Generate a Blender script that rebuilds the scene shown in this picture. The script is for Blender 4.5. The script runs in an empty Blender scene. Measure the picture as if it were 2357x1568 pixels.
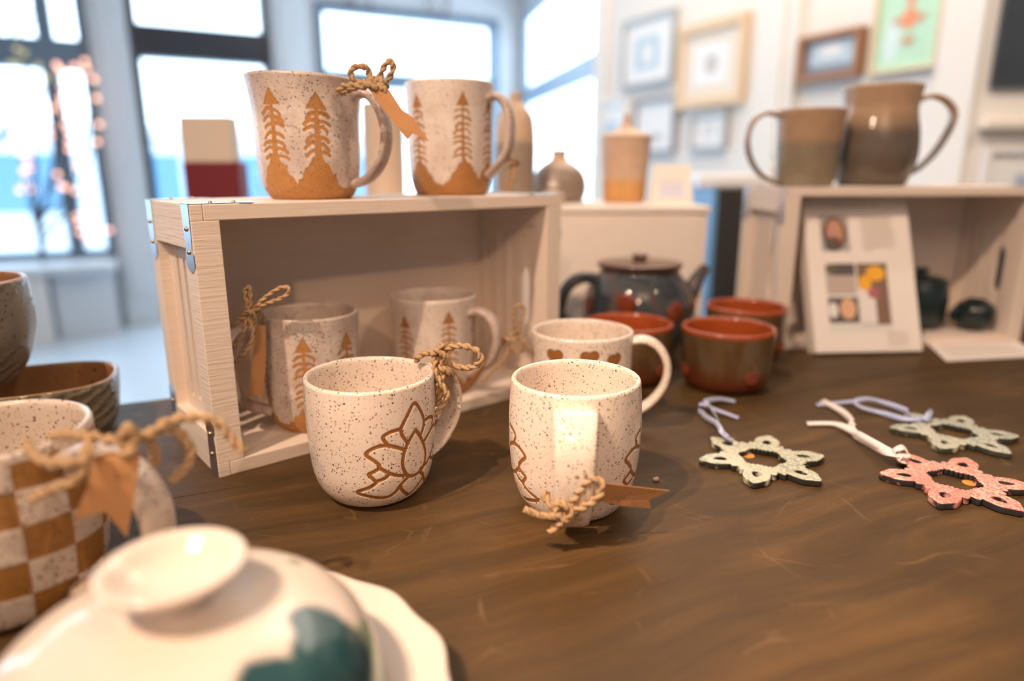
import bpy, bmesh, math, random
import numpy as np
from mathutils import Vector, Matrix
random.seed(7); np.random.seed(7)
PI = math.pi
sc = bpy.context.scene
col = sc.collection

# ------------------------------------------------------------ camera, world, lights, exposure
CAM_H, PITCH, FPX = 0.25, math.atan(388/1559.), 1559.
cd = bpy.data.cameras.new('camera'); cam = bpy.data.objects.new('camera', cd); col.objects.link(cam)
cam.location = (0, 0, CAM_H); cam.rotation_euler = (PI/2-PITCH, 0, 0)
cd.sensor_width = 36; cd.lens = FPX/2357*36; cd.clip_start = 0.01; cd.clip_end = 100
cd.dof.use_dof = True; cd.dof.focus_distance = 0.515; cd.dof.aperture_fstop = 2.0; cd.dof.aperture_blades = 0
sc.camera = cam
w = bpy.data.worlds.new('world'); sc.world = w; w.use_nodes = True
bg = w.node_tree.nodes['Background']; bg.inputs[0].default_value = (0.66, 0.83, 1.0, 1); bg.inputs[1].default_value = 5.8
vs = sc.view_settings; vs.view_transform = 'Standard'; vs.look = 'None'; vs.exposure = 0.0; vs.gamma = 1.0; vs.use_curve_mapping = False

def lamp(kind, name, loc, target, power, color, **kw):
    d = bpy.data.lights.new(name, kind); d.energy = power; d.color = color
    for k, v in kw.items(): setattr(d, k, v)
    o = bpy.data.objects.new(name, d); col.objects.link(o); o.location = loc
    o.rotation_euler = (Vector(target)-Vector(loc)).to_track_quat('-Z', 'Y').to_euler()
    return o
WARM = (1.0, 0.71, 0.51)
lamp('SPOT', 'track_spot_key', (-0.85, -0.50, 1.85), (0.05, 0.5, 0), 160, WARM, spot_size=1.25, spot_blend=0.6, shadow_soft_size=0.022)
lamp('SPOT', 'track_spot_second', (-1.05, -0.45, 1.85), (0.17, 0.36, 0), 190, WARM, spot_size=.30, spot_blend=0.9, shadow_soft_size=0.022)
lamp('SPOT', 'track_spot_right', (1.3, -0.5, 1.85), (0.5, 0.9, 0), 45, WARM, spot_size=1.3, spot_blend=0.7, shadow_soft_size=0.03)
lamp('SPOT', 'track_spot_gallery', (0.15, 1.0, 2.05), (1.35, 2.7, 0.5), 125, (1, .80, .62), spot_size=2.0, spot_blend=0.8, shadow_soft_size=0.05)
lamp('SPOT', 'fill_spot_crate', (-0.25, -1.5, 1.15), (-0.10, 0.68, 0.12), 42, (1, .60, .36), spot_size=.34, spot_blend=0.9, shadow_soft_size=0.03)  # low warm spot added to brighten the inside of the left crate
lamp('AREA', 'fill_area_front', (0.1, -1.5, 2.0), (0.0, 0.7, 0.1), 26, (1, .66, .44), shape='SQUARE', size=1.4)  # added soft warm fill from the camera side, no actual fixture
lamp('SPOT', 'fill_spot_right_wall', (1.9, 0.5, 2.0), (2.0, 2.1, 0.45), 70, (1, .84, .68), spot_size=1.3, spot_blend=0.8, shadow_soft_size=0.05)  # spot added to lift the right wall out of grey
lamp('AREA', 'fill_area_rear', (0.6, 2.6, 2.15), (0.6, 2.8, 0), 42, (1, .86, .72), shape='SQUARE', size=1.6)  # added soft fill over the rear of the room, no actual fixture

# ------------------------------------------------------------ helpers
def at(px, py, Y):
    """real-world point seen at pixel (px,py) of the photograph and lying Y metres ahead"""
    a = (px-1178.5)/FPX; b = (py-784)/FPX
    r = Vector((a, math.cos(PITCH)-b*math.sin(PITCH), -math.sin(PITCH)-b*math.cos(PITCH)))
    return Vector((0, 0, CAM_H)) + r*(Y/r.y)
def ground(px, py, z=0.0):
    a = (px-1178.5)/FPX; b = (py-784)/FPX
    r = Vector((a, math.cos(PITCH)-b*math.sin(PITCH), -math.sin(PITCH)-b*math.cos(PITCH)))
    return Vector((0, 0, CAM_H)) + r*((z-CAM_H)/r.z)

def tag(o, label=None, cat=None, group=None, kind=None):
    if label: o['label'] = label
    if cat: o['category'] = cat
    if group: o['group'] = group
    if kind: o['kind'] = kind
    return o
def empty(name, loc=(0, 0, 0), rz=0, **kw):
    o = bpy.data.objects.new(name, None); col.objects.link(o); o.location = loc; o.rotation_euler = (0, 0, rz)
    o.empty_display_size = 0.02
    return tag(o, **kw)
def link(name, me, m, parent=None, smooth=False):
    o = bpy.data.objects.new(name, me); col.objects.link(o)
    if m: me.materials.append(m)
    if parent: o.parent = parent
    if smooth: me.shade_smooth()
    return o
def mesh(name, vs_, fs, m, parent=None, smooth=False, mask=None):
    me = bpy.data.meshes.new(name); me.from_pydata([tuple(v) for v in vs_], [], [tuple(f) for f in fs]); me.update()
    if mask is not None:
        a = me.attributes.new('mask', 'FLOAT', 'POINT'); a.data.foreach_set('value', np.asarray(mask, dtype=np.float32))
    return link(name, me, m, parent, smooth)
def bm_obj(name, bm, m, parent=None, smooth=False):
    me = bpy.data.meshes.new(name); bmesh.ops.recalc_face_normals(bm, faces=bm.faces); bm.to_mesh(me); bm.free()
    return link(name, me, m, parent, smooth)
def add_box(bm, x0, x1, y0, y1, z0, z1, M=None, bev=0):
    r = bmesh.ops.create_cube(bm, size=1)['verts']
    bmesh.ops.transform(bm, verts=r, matrix=Matrix.LocRotScale(Vector(((x0+x1)/2, (y0+y1)/2, (z0+z1)/2)), None, Vector((x1-x0, y1-y0, z1-z0))))
    if bev:
        es = list({e for v in r for e in v.link_edges})
        q = bmesh.ops.bevel(bm, geom=es, offset=bev, segments=2, affect='EDGES', profile=0.5)
        r = [v for v in q['verts']]
        vv = set(r)
        for f in q['faces']: vv.update(f.verts)
        r = list(vv)
    if M is not None: bmesh.ops.transform(bm, verts=r, matrix=M)
    return r
def box(name, b, m, parent=None, bev=0, M=None):
    bm = bmesh.new(); add_box(bm, *b, M=M, bev=bev); return bm_obj(name, bm, m, parent)

def cr(pts, n=8, closed=False):
    """Catmull-Rom samples through points"""
    P = [np.array(p, float) for p in pts]; out = []
    N = len(P); rng = range(N) if closed else range(N-1)
    for i in rng:
        if closed: a, b, c, d = P[(i-1) % N], P[i], P[(i+1) % N], P[(i+2) % N]
        else: a, b, c, d = P[max(i-1, 0)], P[i], P[i+1], P[min(i+2, N-1)]
        for k in range(n):
            t = k/n
            out.append(0.5*((2*b)+(c-a)*t+(2*a-5*b+4*c-d)*t*t+(3*b-a-3*c+d)*t**3))
    if not closed: out.append(P[-1])
    return np.array(out)
def resample(P, step):
    d = np.r_[0, np.cumsum(np.linalg.norm(np.diff(P, axis=0), axis=1))]
    n = max(2, int(round(d[-1]/step))+1); t = np.linspace(0, d[-1], n)
    return np.stack([np.interp(t, d, P[:, k]) for k in range(P.shape[1])], 1)

def revolve(name, prof, m, parent=None, n=96, sq=2.0, ecc=(1, 1), mask=None, mod=None, smooth=True):
    """prof: (r,z) from the centre of the underside round to the centre of the inside"""
    prof = np.asarray(prof, float); K = len(prof)
    th = np.arange(n)*2*PI/n
    c, s = np.cos(th), np.sin(th)
    if sq != 2.0:
        k = (np.abs(c)**sq+np.abs(s)**sq)**(-1/sq); c = c*k; s = s*k
    R = np.repeat(prof[:, :1], n, 1); Z = np.repeat(prof[:, 1:2], n, 1)
    mk = mask(np.tile(th, (K, 1)), Z, np.arange(K)[:, None]) if mask else None
    if mod is not None: R, Z = mod(R, Z, np.tile(th, (K, 1)), mk)
    V = np.stack([R*c*ecc[0], R*s*ecc[1], Z], 2).reshape(-1, 3)
    i = np.arange(K-1)[:, None]; j = np.arange(n)[None, :]; j2 = (j+1) % n
    F = np.stack([i*n+j, i*n+j2, (i+1)*n+j2, (i+1)*n+j], 2).reshape(-1, 4)
    me = bpy.data.meshes.new(name)
    nv, nf = len(V), len(F)
    me.vertices.add(nv); me.vertices.foreach_set('co', V.ravel())
    me.loops.add(nf*4); me.loops.foreach_set('vertex_index', F.ravel().astype(np.int32))
    me.polygons.add(nf); me.polygons.foreach_set('loop_start', np.arange(0, nf*4, 4, dtype=np.int32))
    me.update(calc_edges=True); me.validate()
    if mk is not None:
        a = me.attributes.new('mask', 'FLOAT', 'POINT'); a.data.foreach_set('value', mk.ravel().astype(np.float32))
    return link(name, me, m, parent, smooth)

def tube(bm, path, w, t, side=None, seg=14, taper=None, sqr=2.6, caps=True):
    """strap / tube along path; w half width along `side`, t half thickness across"""
    P = [Vector(p) for p in path]; rings = []
    for i, p in enumerate(P):
        T = (P[min(i+1, len(P)-1)]-P[max(i-1, 0)]).normalized()
        S = Vector(side) if side is not None else (Vector((0, 0, 1)) if abs(T.z) < .9 else Vector((1, 0, 0)))
        S = (S-T*S.dot(T)).normalized(); B = T.cross(S)
        f = taper(i/(len(P)-1)) if taper else (1, 1)
        ring = []
        for k in range(seg):
            a = 2*PI*k/seg; c, s = math.cos(a), math.sin(a)
            q = (abs(c)**sqr+abs(s)**sqr)**(-1/sqr)
            ring.append(bm.verts.new(p+S*(w*f[0]*c*q)+B*(t*f[1]*s*q)))
        rings.append(ring)
    for a, b in zip(rings, rings[1:]):
        for k in range(seg): bm.faces.new((a[k], a[(k+1) % seg], b[(k+1) % seg], b[k]))
    if caps: bm.faces.new(rings[0][::-1]); bm.faces.new(rings[-1])
    return rings

def twine_mesh(bm, pts, r=0.0011, pitch=0.0085, loose=0.0, fuzz=True, seg=7):
    """two-ply jute: two strands wound round the path, with stray fibres"""
    P = resample(cr(pts, 10), 0.0009); n = len(P)
    T = np.gradient(P, axis=0); T /= np.linalg.norm(T, axis=1)[:, None]+1e-12
    N = np.zeros_like(P); a = np.array([0.3, 0.2, 0.93]); a -= T[0]*a.dot(T[0]); N[0] = a/np.linalg.norm(a)
    for i in range(1, n):
        a = N[i-1]-T[i]*N[i-1].dot(T[i]); N[i] = a/(np.linalg.norm(a)+1e-12)
    B = np.cross(T, N); s = np.arange(n)*0.0009
    wob = 1+0.14*np.sin(s*900+random.random()*6)+0.1*np.sin(s*2300)
    for ph in (0, PI):
        ang = s*2*PI/pitch+ph
        C = P+(N*np.cos(ang)[:, None]+B*np.sin(ang)[:, None])*(r*0.50)
        rings = []
        for i in range(n):
            rr = r*0.84*wob[i]*(0.75 if i in (0, n-1) else 1)
            rings.append([bm.verts.new(C[i]+(N[i]*math.cos(k*2*PI/seg)+B[i]*math.sin(k*2*PI/seg))*rr*(1+0.12*math.sin(k*3+ph+i*.7))) for k in range(seg)])
        for a, b in zip(rings, rings[1:]):
            for k in range(seg): bm.faces.new((a[k], a[(k+1) % seg], b[(k+1) % seg], b[k]))
        bm.faces.new(rings[0][::-1]); bm.faces.new(rings[-1])
    if fuzz:
        for _ in range(int(n*0.55)):
            i = random.randrange(n); p = Vector(P[i])
            d = (Vector(T[i])*random.uniform(-1, 1)+Vector((random.gauss(0, 1), random.gauss(0, 1), random.gauss(0, 1)))).normalized()
            L = random.uniform(0.002, 0.0055) if random.random() < .85 else random.uniform(.006, .011)
            q = d.cross(Vector((0, 0, 1))).normalized()*0.00006; bend = Vector((random.gauss(0, 1), random.gauss(0, 1), random.gauss(0, 1)))*L*0.2
            v = [bm.verts.new(p+q), bm.verts.new(p-q), bm.verts.new(p+d*L*.5+bend-q*.7), bm.verts.new(p+d*L*.5+bend+q*.7), bm.verts.new(p+d*L+bend*.3)]
            bm.faces.new(v[:4]); bm.faces.new((v[3], v[2], v[4]))

def W2L(root):
    M = Matrix.Translation(root.location) @ root.rotation_euler.to_matrix().to_4x4()
    return M.inverted()
def twine(parent, paths, m, r=0.0011, name='twine_bow', **kw):
    """paths in world space"""
    r *= 1.85; kw.setdefault('pitch', .0145)
    M = W2L(parent); bm = bmesh.new()
    for p in paths: twine_mesh(bm, [tuple(M @ Vector(q)) for q in p], r=r, **kw)
    return bm_obj(name, bm, m, parent, True)
def sheet(name, corners, m, parent, thick=0.0004, curl=0.0, nx=10, world=True):
    """thin paper: corners is an outline (world space, roughly planar); extruded to real thickness"""
    M = W2L(parent) if (parent and world) else Matrix.Identity(4)
    P = [M @ Vector(c) for c in corners]
    n = (P[1]-P[0]).cross(P[-1]-P[0]).normalized()*thick
    bm = bmesh.new(); a = [bm.verts.new(p) for p in P]; b = [bm.verts.new(p+n) for p in P]; L = len(P)
    from mathutils.geometry import tessellate_polygon
    for i, j, k in tessellate_polygon([P]): bm.faces.new((a[i], a[j], a[k])); bm.faces.new((b[k], b[j], b[i]))
    for i in range(L): bm.faces.new((a[i], b[i], b[(i+1) % L], a[(i+1) % L]))
    return bm_obj(name, bm, m, parent)
def strip(bm, path, width, wdir, thick=0.0003):
    """flat ribbon along path"""
    P = cr(path, 8); prev = None
    for i, p in enumerate(P):
        p = Vector(p); T = Vector(P[min(i+1, len(P)-1)]-P[max(i-1, 0)]).normalized()
        k = i/(len(P)-1); W = wdir(k) if callable(wdir) else Vector(wdir)
        W = (W-T*W.dot(T)).normalized()*width/2; N = T.cross(W).normalized()*thick
        r = [bm.verts.new(p+W+N), bm.verts.new(p-W+N), bm.verts.new(p-W-N), bm.verts.new(p+W-N)]
        if prev:
            for k2 in range(4): bm.faces.new((prev[k2], prev[(k2+1) % 4], r[(k2+1) % 4], r[k2]))
        else: bm.faces.new(r[::-1])
        prev = r
    bm.faces.new(prev)
def flat_shape(name, outlines, m, parent, depth, bevel=0.0, loc=None):
    """filled 2D shape (outer outline + holes) with thickness, as a mesh"""
    cu = bpy.data.curves.new(name, 'CURVE'); cu.dimensions = '2D'; cu.fill_mode = 'BOTH'
    cu.extrude = depth/2; cu.bevel_depth = bevel; cu.bevel_resolution = 1
    for o in outlines:
        sp = cu.splines.new('POLY'); sp.points.add(len(o)-1); sp.use_cyclic_u = True
        for i, p in enumerate(o): sp.points[i].co = (p[0], p[1], 0, 1)
    tmp = bpy.data.objects.new('tmp', cu); col.objects.link(tmp)
    me = bpy.data.meshes.new_from_object(tmp.evaluated_get(bpy.context.evaluated_depsgraph_get()))
    bpy.data.objects.remove(tmp); bpy.data.curves.remove(cu)
    me.name = name
    if loc is not None: me.transform(loc)
    return link(name, me, m, parent)

# ------------------------------------------------------------ materials
class NT:
    def __init__(s, name):
        s.m = bpy.data.materials.new(name); s.m.use_nodes = True; s.t = s.m.node_tree; s.N = s.t.nodes; s.L = s.t.links
        s.b = s.N['Principled BSDF']; s.out = s.N['Material Output']
    def n(s, typ, **kw):
        o = s.N.new(typ)
        for k, v in kw.items():
            if k.startswith('i_'): o.inputs[k[2:].replace('_', ' ')].default_value = v
            else: setattr(o, k, v)
        return o
    def l(s, a, b): s.L.new(a, b)
    def coords(s, scale=(1, 1, 1), rot=(0, 0, 0)):
        tc = s.n('ShaderNodeTexCoord'); mp = s.n('ShaderNodeMapping'); mp.inputs['Scale'].default_value = scale; mp.inputs['Rotation'].default_value = rot
        s.l(tc.outputs['Object'], mp.inputs['Vector']); return mp.outputs[0]
    def noise(s, vec, scale, detail=4, rough=.5, dist=0):
        o = s.n('ShaderNodeTexNoise'); o.inputs['Scale'].default_value = scale; o.inputs['Detail'].default_value = detail
        o.inputs['Roughness'].default_value = rough; o.inputs['Distortion'].default_value = dist
        if vec is not None: s.l(vec, o.inputs['Vector'])
        return o.outputs['Fac']
    def math(s, op, a, b=None, c=None, clamp=False):
        o = s.n('ShaderNodeMath', operation=op, use_clamp=clamp)
        for i, v in enumerate((a, b, c)):
            if v is None: continue
            if isinstance(v, (int, float)): o.inputs[i].default_value = v
            else: s.l(v, o.inputs[i])
        return o.outputs[0]
    def ramp(s, fac, stops, interp='LINEAR'):
        o = s.n('ShaderNodeValToRGB'); o.color_ramp.interpolation = interp
        e = o.color_ramp.elements
        while len(e) < len(stops): e.new(0.5)
        for i, (p, c) in enumerate(stops):
            e[i].position = p; e[i].color = (c[0], c[1], c[2], 1) if not isinstance(c, (int, float)) else (c, c, c, 1)
        s.l(fac, o.inputs[0]); return o.outputs[0]
    def mix(s, fac, a, b, mode='MIX'):
        o = s.n('ShaderNodeMix', data_type='RGBA', blend_type=mode)
        for i, v in ((0, fac), (6, a), (7, b)):
            if isinstance(v, (int, float)): o.inputs[i].default_value = v
            elif isinstance(v, tuple): o.inputs[i].default_value = (v[0], v[1], v[2], 1)
            else: s.l(v, o.inputs[i])
        return o.outputs[2]
    def bump(s, h, strength=.2, dist=.001):
        o = s.n('ShaderNodeBump'); o.inputs['Strength'].default_value = strength; o.inputs['Distance'].default_value = dist
        s.l(h, o.inputs['Height']); s.l(o.outputs[0], s.b.inputs['Normal'])
    def color(s, c):
        if isinstance(c, tuple): s.b.inputs['Base Color'].default_value = (c[0], c[1], c[2], 1)
        else: s.l(c, s.b.inputs['Base Color'])
    def set(s, **kw):
        for k, v in kw.items():
            i = s.b.inputs[k.replace('_', ' ')]
            if isinstance(v, (int, float)): i.default_value = v
            elif isinstance(v, tuple): i.default_value = v
            else: s.l(v, i)
        return s
def plain(name, c, rough=.5, metal=0, var=0.0, scale=30, **kw):
    t = NT(name)
    if var:
        f = t.noise(t.coords(), scale, 5)
        t.color(t.mix(f, tuple(x*(1-var) for x in c), tuple(min(1, x*(1+var)) for x in c)))
    else: t.color(c)
    t.set(Roughness=rough, Metallic=metal, **kw); return t.m

def speckle(t, vec, scale, dens, rmin, rmax, thr_noise=None):
    """round specks of random size in a share of the cells"""
    wv = t.n('ShaderNodeTexNoise'); wv.inputs['Scale'].default_value = scale*1.6; wv.inputs['Detail'].default_value = 1; t.l(vec, wv.inputs['Vector'])
    sub = t.n('ShaderNodeVectorMath', operation='SUBTRACT'); t.l(wv.outputs['Color'], sub.inputs[0]); sub.inputs[1].default_value = (.5, .5, .5)
    sc_ = t.n('ShaderNodeVectorMath', operation='SCALE'); t.l(sub.outputs[0], sc_.inputs[0]); sc_.inputs['Scale'].default_value = 0.9/scale
    ad = t.n('ShaderNodeVectorMath', operation='ADD'); t.l(vec, ad.inputs[0]); t.l(sc_.outputs[0], ad.inputs[1])
    v = t.n('ShaderNodeTexVoronoi'); v.inputs['Scale'].default_value = scale; t.l(ad.outputs[0], v.inputs['Vector'])
    sp = t.n('ShaderNodeSeparateColor'); t.l(v.outputs['Color'], sp.inputs[0])
    r = t.math('MULTIPLY_ADD', sp.outputs[0], rmax-rmin, rmin)
    d = t.math('SUBTRACT', r, v.outputs['Distance']); d = t.math('MULTIPLY', d, 14, clamp=True)
    if thr_noise is not None:
        th = t.math('MULTIPLY_ADD', thr_noise, -1.0, dens+0.5)
        on = t.math('LESS_THAN', sp.outputs[1], t.math('MAXIMUM', th, 0.02))
    else: on = t.math('LESS_THAN', sp.outputs[1], dens)
    return t.math('MULTIPLY', d, on), sp.outputs[2]

def glaze(name, base=(.80, .70, .61), dark=(.075, .028, .010), lite=(.38, .15, .045), scale=520, dens=.62, clay=(.31, .125, .030), use_mask=False, rough=.16, cloud=None, rim=0.0, h=0.1, fine=.42):
    t = NT(name); vec = t.coords()
    big = t.noise(vec, 55, 3)
    s1, rnd = speckle(t, vec, scale, dens, .10, .44, t.math('MULTIPLY_ADD', big, 1.7, -.35))
    s2, _ = speckle(t, vec, scale*1.9, fine, .15, .42)
    tint = t.noise(vec, 30, 3)
    b = t.mix(tint, tuple(x*.93 for x in base), tuple(min(1, x*1.05) for x in base))
    if cloud: b = t.mix(t.ramp(t.noise(vec, 22, 5, .65, .6), [(.42, 0), (.62, 1)]), b, cloud)
    sepz = t.n('ShaderNodeSeparateXYZ'); t.l(vec, sepz.inputs[0])
    if rim:
        zz = t.math('MULTIPLY_ADD', sepz.outputs[2], 1/(h*.22), -(h*.78)/(h*.22), clamp=True)
        b = t.mix(t.math('MULTIPLY', zz, rim), b, (.22, .13, .09))
    c = t.mix(t.math('MULTIPLY', s2, .55), b, lite)
    c = t.mix(t.math('MULTIPLY', s1, .95), c, t.mix(t.math('GREATER_THAN', rnd, .42), lite, dark))
    if use_mask:
        at_ = t.n('ShaderNodeAttribute', attribute_name='mask')
        n2 = t.noise(vec, 260, 4)
        cl = t.mix(n2, tuple(x*.72 for x in clay), tuple(x*1.25 for x in clay))
        cl = t.mix(t.math('MULTIPLY', s1, .5), cl, dark)
        mm = t.math('ADD', at_.outputs['Fac'], t.math('MULTIPLY_ADD', t.noise(vec, 500, 2), .5, -.25))
        mm = t.ramp(mm, [(.42, 0), (.58, 1)])
        edge = t.math('MULTIPLY', t.math('MULTIPLY', mm, t.math('SUBTRACT', 1.0, mm)), 2.2, clamp=True)
        c = t.mix(mm, c, cl); c = t.mix(edge, c, (.13, .05, .018))
        t.set(Roughness=t.ramp(mm, [(0, rough), (1, .55)]))
    else: t.set(Roughness=rough)
    t.color(c)
    t.bump(t.math('ADD', t.noise(vec, 45, 3), t.math('MULTIPLY', s1, -.12)), .35, .0012)
    t.set(Specular_IOR_Level=.55)
    return t.m

# mats
M = {}
M['lotus'] = glaze('speckled_cream_glaze_carved', use_mask=True, h=.1)
M['lotus_handle'] = glaze('speckled_cream_glaze', h=.1)
M['tree'] = glaze('matte_speckled_glaze_trees', base=(.74, .65, .58), dark=(.045, .025, .015), lite=(.30, .15, .07), scale=520, dens=.62, clay=(.47, .22, .065), use_mask=True, rough=.30, cloud=(.56, .46, .40), rim=.35, h=.112)
M['tree_light'] = glaze('pale_speckled_glaze_trees', base=(.76, .68, .61), dark=(.12, .07, .04), lite=(.38, .22, .12), scale=520, dens=.38, clay=(.40, .18, .05), use_mask=True, rough=.28, cloud=(.64, .54, .47), h=.115)
M['tree_handle'] = glaze('speckled_grey_glaze', base=(.56, .46, .40), dark=(.08, .05, .03), lite=(.34, .19, .10), scale=520, dens=.5, rough=.25, cloud=(.36, .27, .23))
M['check'] = glaze('speckled_checker_glaze', base=(.66, .56, .47), use_mask=True, clay=(.34, .155, .035), scale=430, dens=.75, rough=.22)
M['check_handle'] = glaze('speckled_handle_glaze', base=(.60, .50, .42), scale=430, dens=.6, rough=.3, cloud=(.44, .33, .26))

t = NT('stained_pine')                      # dark stained table planks, grain along local x
v1 = t.coords((1.1, 20, 8)); v2 = t.coords((3.0, 150, 20)); v3 = t.coords((1, 1, 1))
warp = t.n('ShaderNodeVectorMath', operation='ADD'); nz = t.n('ShaderNodeTexNoise'); nz.inputs['Scale'].default_value = 5; t.l(v3, nz.inputs['Vector'])
scl = t.n('ShaderNodeVectorMath', operation='SCALE'); t.l(nz.outputs['Color'], scl.inputs[0]); scl.inputs['Scale'].default_value = .8
t.l(v1, warp.inputs[0]); t.l(scl.outputs[0], warp.inputs[1])
g1 = t.noise(warp.outputs[0], 2.2, 6, .62, .5); g2 = t.noise(v2, 6, 5, .6); blot = t.noise(v3, 7, 4, .55, .4)
c = t.ramp(g1, [(.30, (.055, .032, .013)), (.50, (.088, .050, .019)), (.68, (.155, .083, .029))])
c = t.mix(t.math('MULTIPLY', t.ramp(g2, [(.35, 0), (.75, 1)]), .40), c, (.17, .090, .030))
c = t.mix(t.ramp(blot, [(.38, .5), (.66, 0)]), c, (.060, .036, .017))
# fine scratches
def scratch(rot, sc1, pos):
    vv = t.coords((sc1, sc1*.05, 1), (0, 0, rot))
    a = t.n('ShaderNodeTexVoronoi', feature='DISTANCE_TO_EDGE'); a.inputs['Scale'].default_value = pos; t.l(vv, a.inputs['Vector'])
    w_ = t.math('LESS_THAN', a.outputs['Distance'], .006)
    return t.math('MULTIPLY', w_, t.ramp(t.noise(v3, 11, 2), [(.50, 0), (.62, 1)]))
wv_ = t.n('ShaderNodeVectorMath', operation='MULTIPLY_ADD'); t.l(nz.outputs['Color'], wv_.inputs[0]); wv_.inputs[1].default_value = (.22, .22, .0); t.l(v3, wv_.inputs[2])
c = t.mix(t.ramp(t.noise(v3, 1100, 2), [(.38, .32), (.60, 0)]), c, (.028, .017, .008))
for sc_, wd_, op_ in ((9, .0028, .28), (17, .0035, .20)):
    a = t.n('ShaderNodeTexVoronoi', feature='DISTANCE_TO_EDGE'); a.inputs['Scale'].default_value = sc_; t.l(wv_.outputs[0], a.inputs['Vector'])
    s_ = t.math('MULTIPLY', t.math('LESS_THAN', a.outputs['Distance'], wd_*4), t.ramp(t.noise(v3, 13+sc_, 3), [(.54, 0), (.66, 1)]))
    c = t.mix(t.math('MULTIPLY', s_, op_), c, (.26, .15, .08))
t.color(c); t.set(Roughness=t.math('MULTIPLY_ADD', g2, .10, .46), Specular_IOR_Level=.16)
t.bump(t.math('ADD', g2, t.math('MULTIPLY', g1, .5)), .28, .0006); M['table'] = t.m

t = NT('whitewashed_pine')
va = t.coords((4, 4, 60)); vb = t.coords((6, 90, 90)); v3 = t.coords()
g = t.noise(vb, 3, 5, .6); k = t.noise(t.coords((2, 12, 12)), 2.2, 5, .6, 1.0)
c = t.mix(g, (.74, .63, .53), (.85, .75, .66)); c = t.mix(t.ramp(k, [(.52, 0), (.78, .5)]), c, (.66, .49, .36))
t.color(c); t.set(Roughness=.55, Specular_IOR_Level=.3); t.bump(g, .35, .0008); M['crate'] = t.m
t = NT('whitewashed_pine_end_grain')
g = t.noise(t.coords((20, 20, 320)), 1.2, 4, .55); c = t.mix(g, (.74, .63, .53), (.83, .73, .64))
t.color(c); t.set(Roughness=.6, Specular_IOR_Level=.3); t.bump(g, .6, .0010); M['crate_end'] = t.m
M['metal'] = plain('galvanised_steel', (.62, .63, .66), .30, 1.0, .06, 60)
M['brass'] = plain('brassy_screw', (.55, .42, .28), .35, 1.0)

t = NT('jute'); n1 = t.noise(t.coords(), 900, 3); n2 = t.noise(t.coords(), 160, 3)
c = t.mix(n1, (.24, .14, .065), (.60, .42, .25)); c = t.mix(t.math('MULTIPLY', n2, .5), c, (.50, .33, .18))
t.color(c); t.set(Roughness=.85, Specular_IOR_Level=.15); t.bump(n1, .6, .0006); M['jute'] = t.m
t = NT('kraft_paper'); n1 = t.noise(t.coords(), 700, 3); t.color(t.mix(n1, (.56, .30, .13), (.70, .40, .19)))
t.set(Roughness=.8, Specular_IOR_Level=.15); M['kraft'] = t.m
tr = t.n('ShaderNodeBsdfTranslucent'); tr.inputs[0].default_value = (.70, .38, .16, 1); mx = t.n('ShaderNodeMixShader'); mx.inputs[0].default_value = .3
t.l(t.b.outputs[0], mx.inputs[1]); t.l(tr.outputs[0], mx.inputs[2]); t.l(mx.outputs[0], t.out.inputs[0])
M['ink'] = plain('pencil', (.10, .055, .035), .6)
M['ink_soft'] = plain('printed_text', (.52, .44, .38), .8)

def stoneware(name, c1, c2, c3, sc_=18, rough=.2, speck=.3, bump=.3, grooves=None):
    t = NT(name); vec = t.coords(); f = t.noise(vec, sc_, 5, .6, .5)
    c = t.ramp(f, [(.3, c1), (.52, c2), (.72, c3)])
    if speck:
        s1, _ = speckle(t, vec, 380, speck, .12, .42); c = t.mix(t.math('MULTIPLY', s1, .8), c, (.03, .02, .012))
    t.color(c); t.set(Roughness=rough, Specular_IOR_Level=.5)
    t.bump(t.noise(vec, 60, 4), bump, .001); return t.m
M['teapot'] = stoneware('blue_brown_glaze', (.028, .034, .045), (.065, .072, .078), (.125, .06, .032), 34, .07, 0)
M['teapot_lid'] = stoneware('dark_brown_glaze', (.05, .025, .016), (.10, .045, .026), (.13, .07, .05), 26, .10, 0)
M['terra'] = stoneware('orange_terracotta_glaze', (.27, .055, .014), (.36, .075, .020), (.44, .10, .03), 12, .18, 0, .1)
M['seal'] = stoneware('rust_seal_glaze', (.14, .030, .012), (.19, .042, .016), (.26, .07, .03), 60, .22, 0, .5)
M['dark_teal'] = stoneware('dark_teal_glaze', (.012, .018, .020), (.018, .032, .036), (.045, .028, .02), 14, .14, 0)

t = NT('olive_bowl_glaze'); vec = t.coords(); sep = t.n('ShaderNodeSeparateXYZ'); t.l(vec, sep.inputs[0])
f = t.noise(t.coords((1, 1, .5)), 30, 5, .6, .4)
c = t.ramp(f, [(.3, (.07, .035, .014)), (.52, (.125, .070, .030)), (.72, (.12, .105, .075))])
zb = t.math('ADD', sep.outputs[2], t.math('MULTIPLY_ADD', f, .03, -.015))
c = t.mix(t.ramp(zb, [(.010, 1), (.034, 0)]), c, (.12, .026, .009))
t.color(c); t.set(Roughness=.16); t.bump(t.noise(vec, 60, 4), .25, .001); M['bowl'] = t.m

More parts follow.
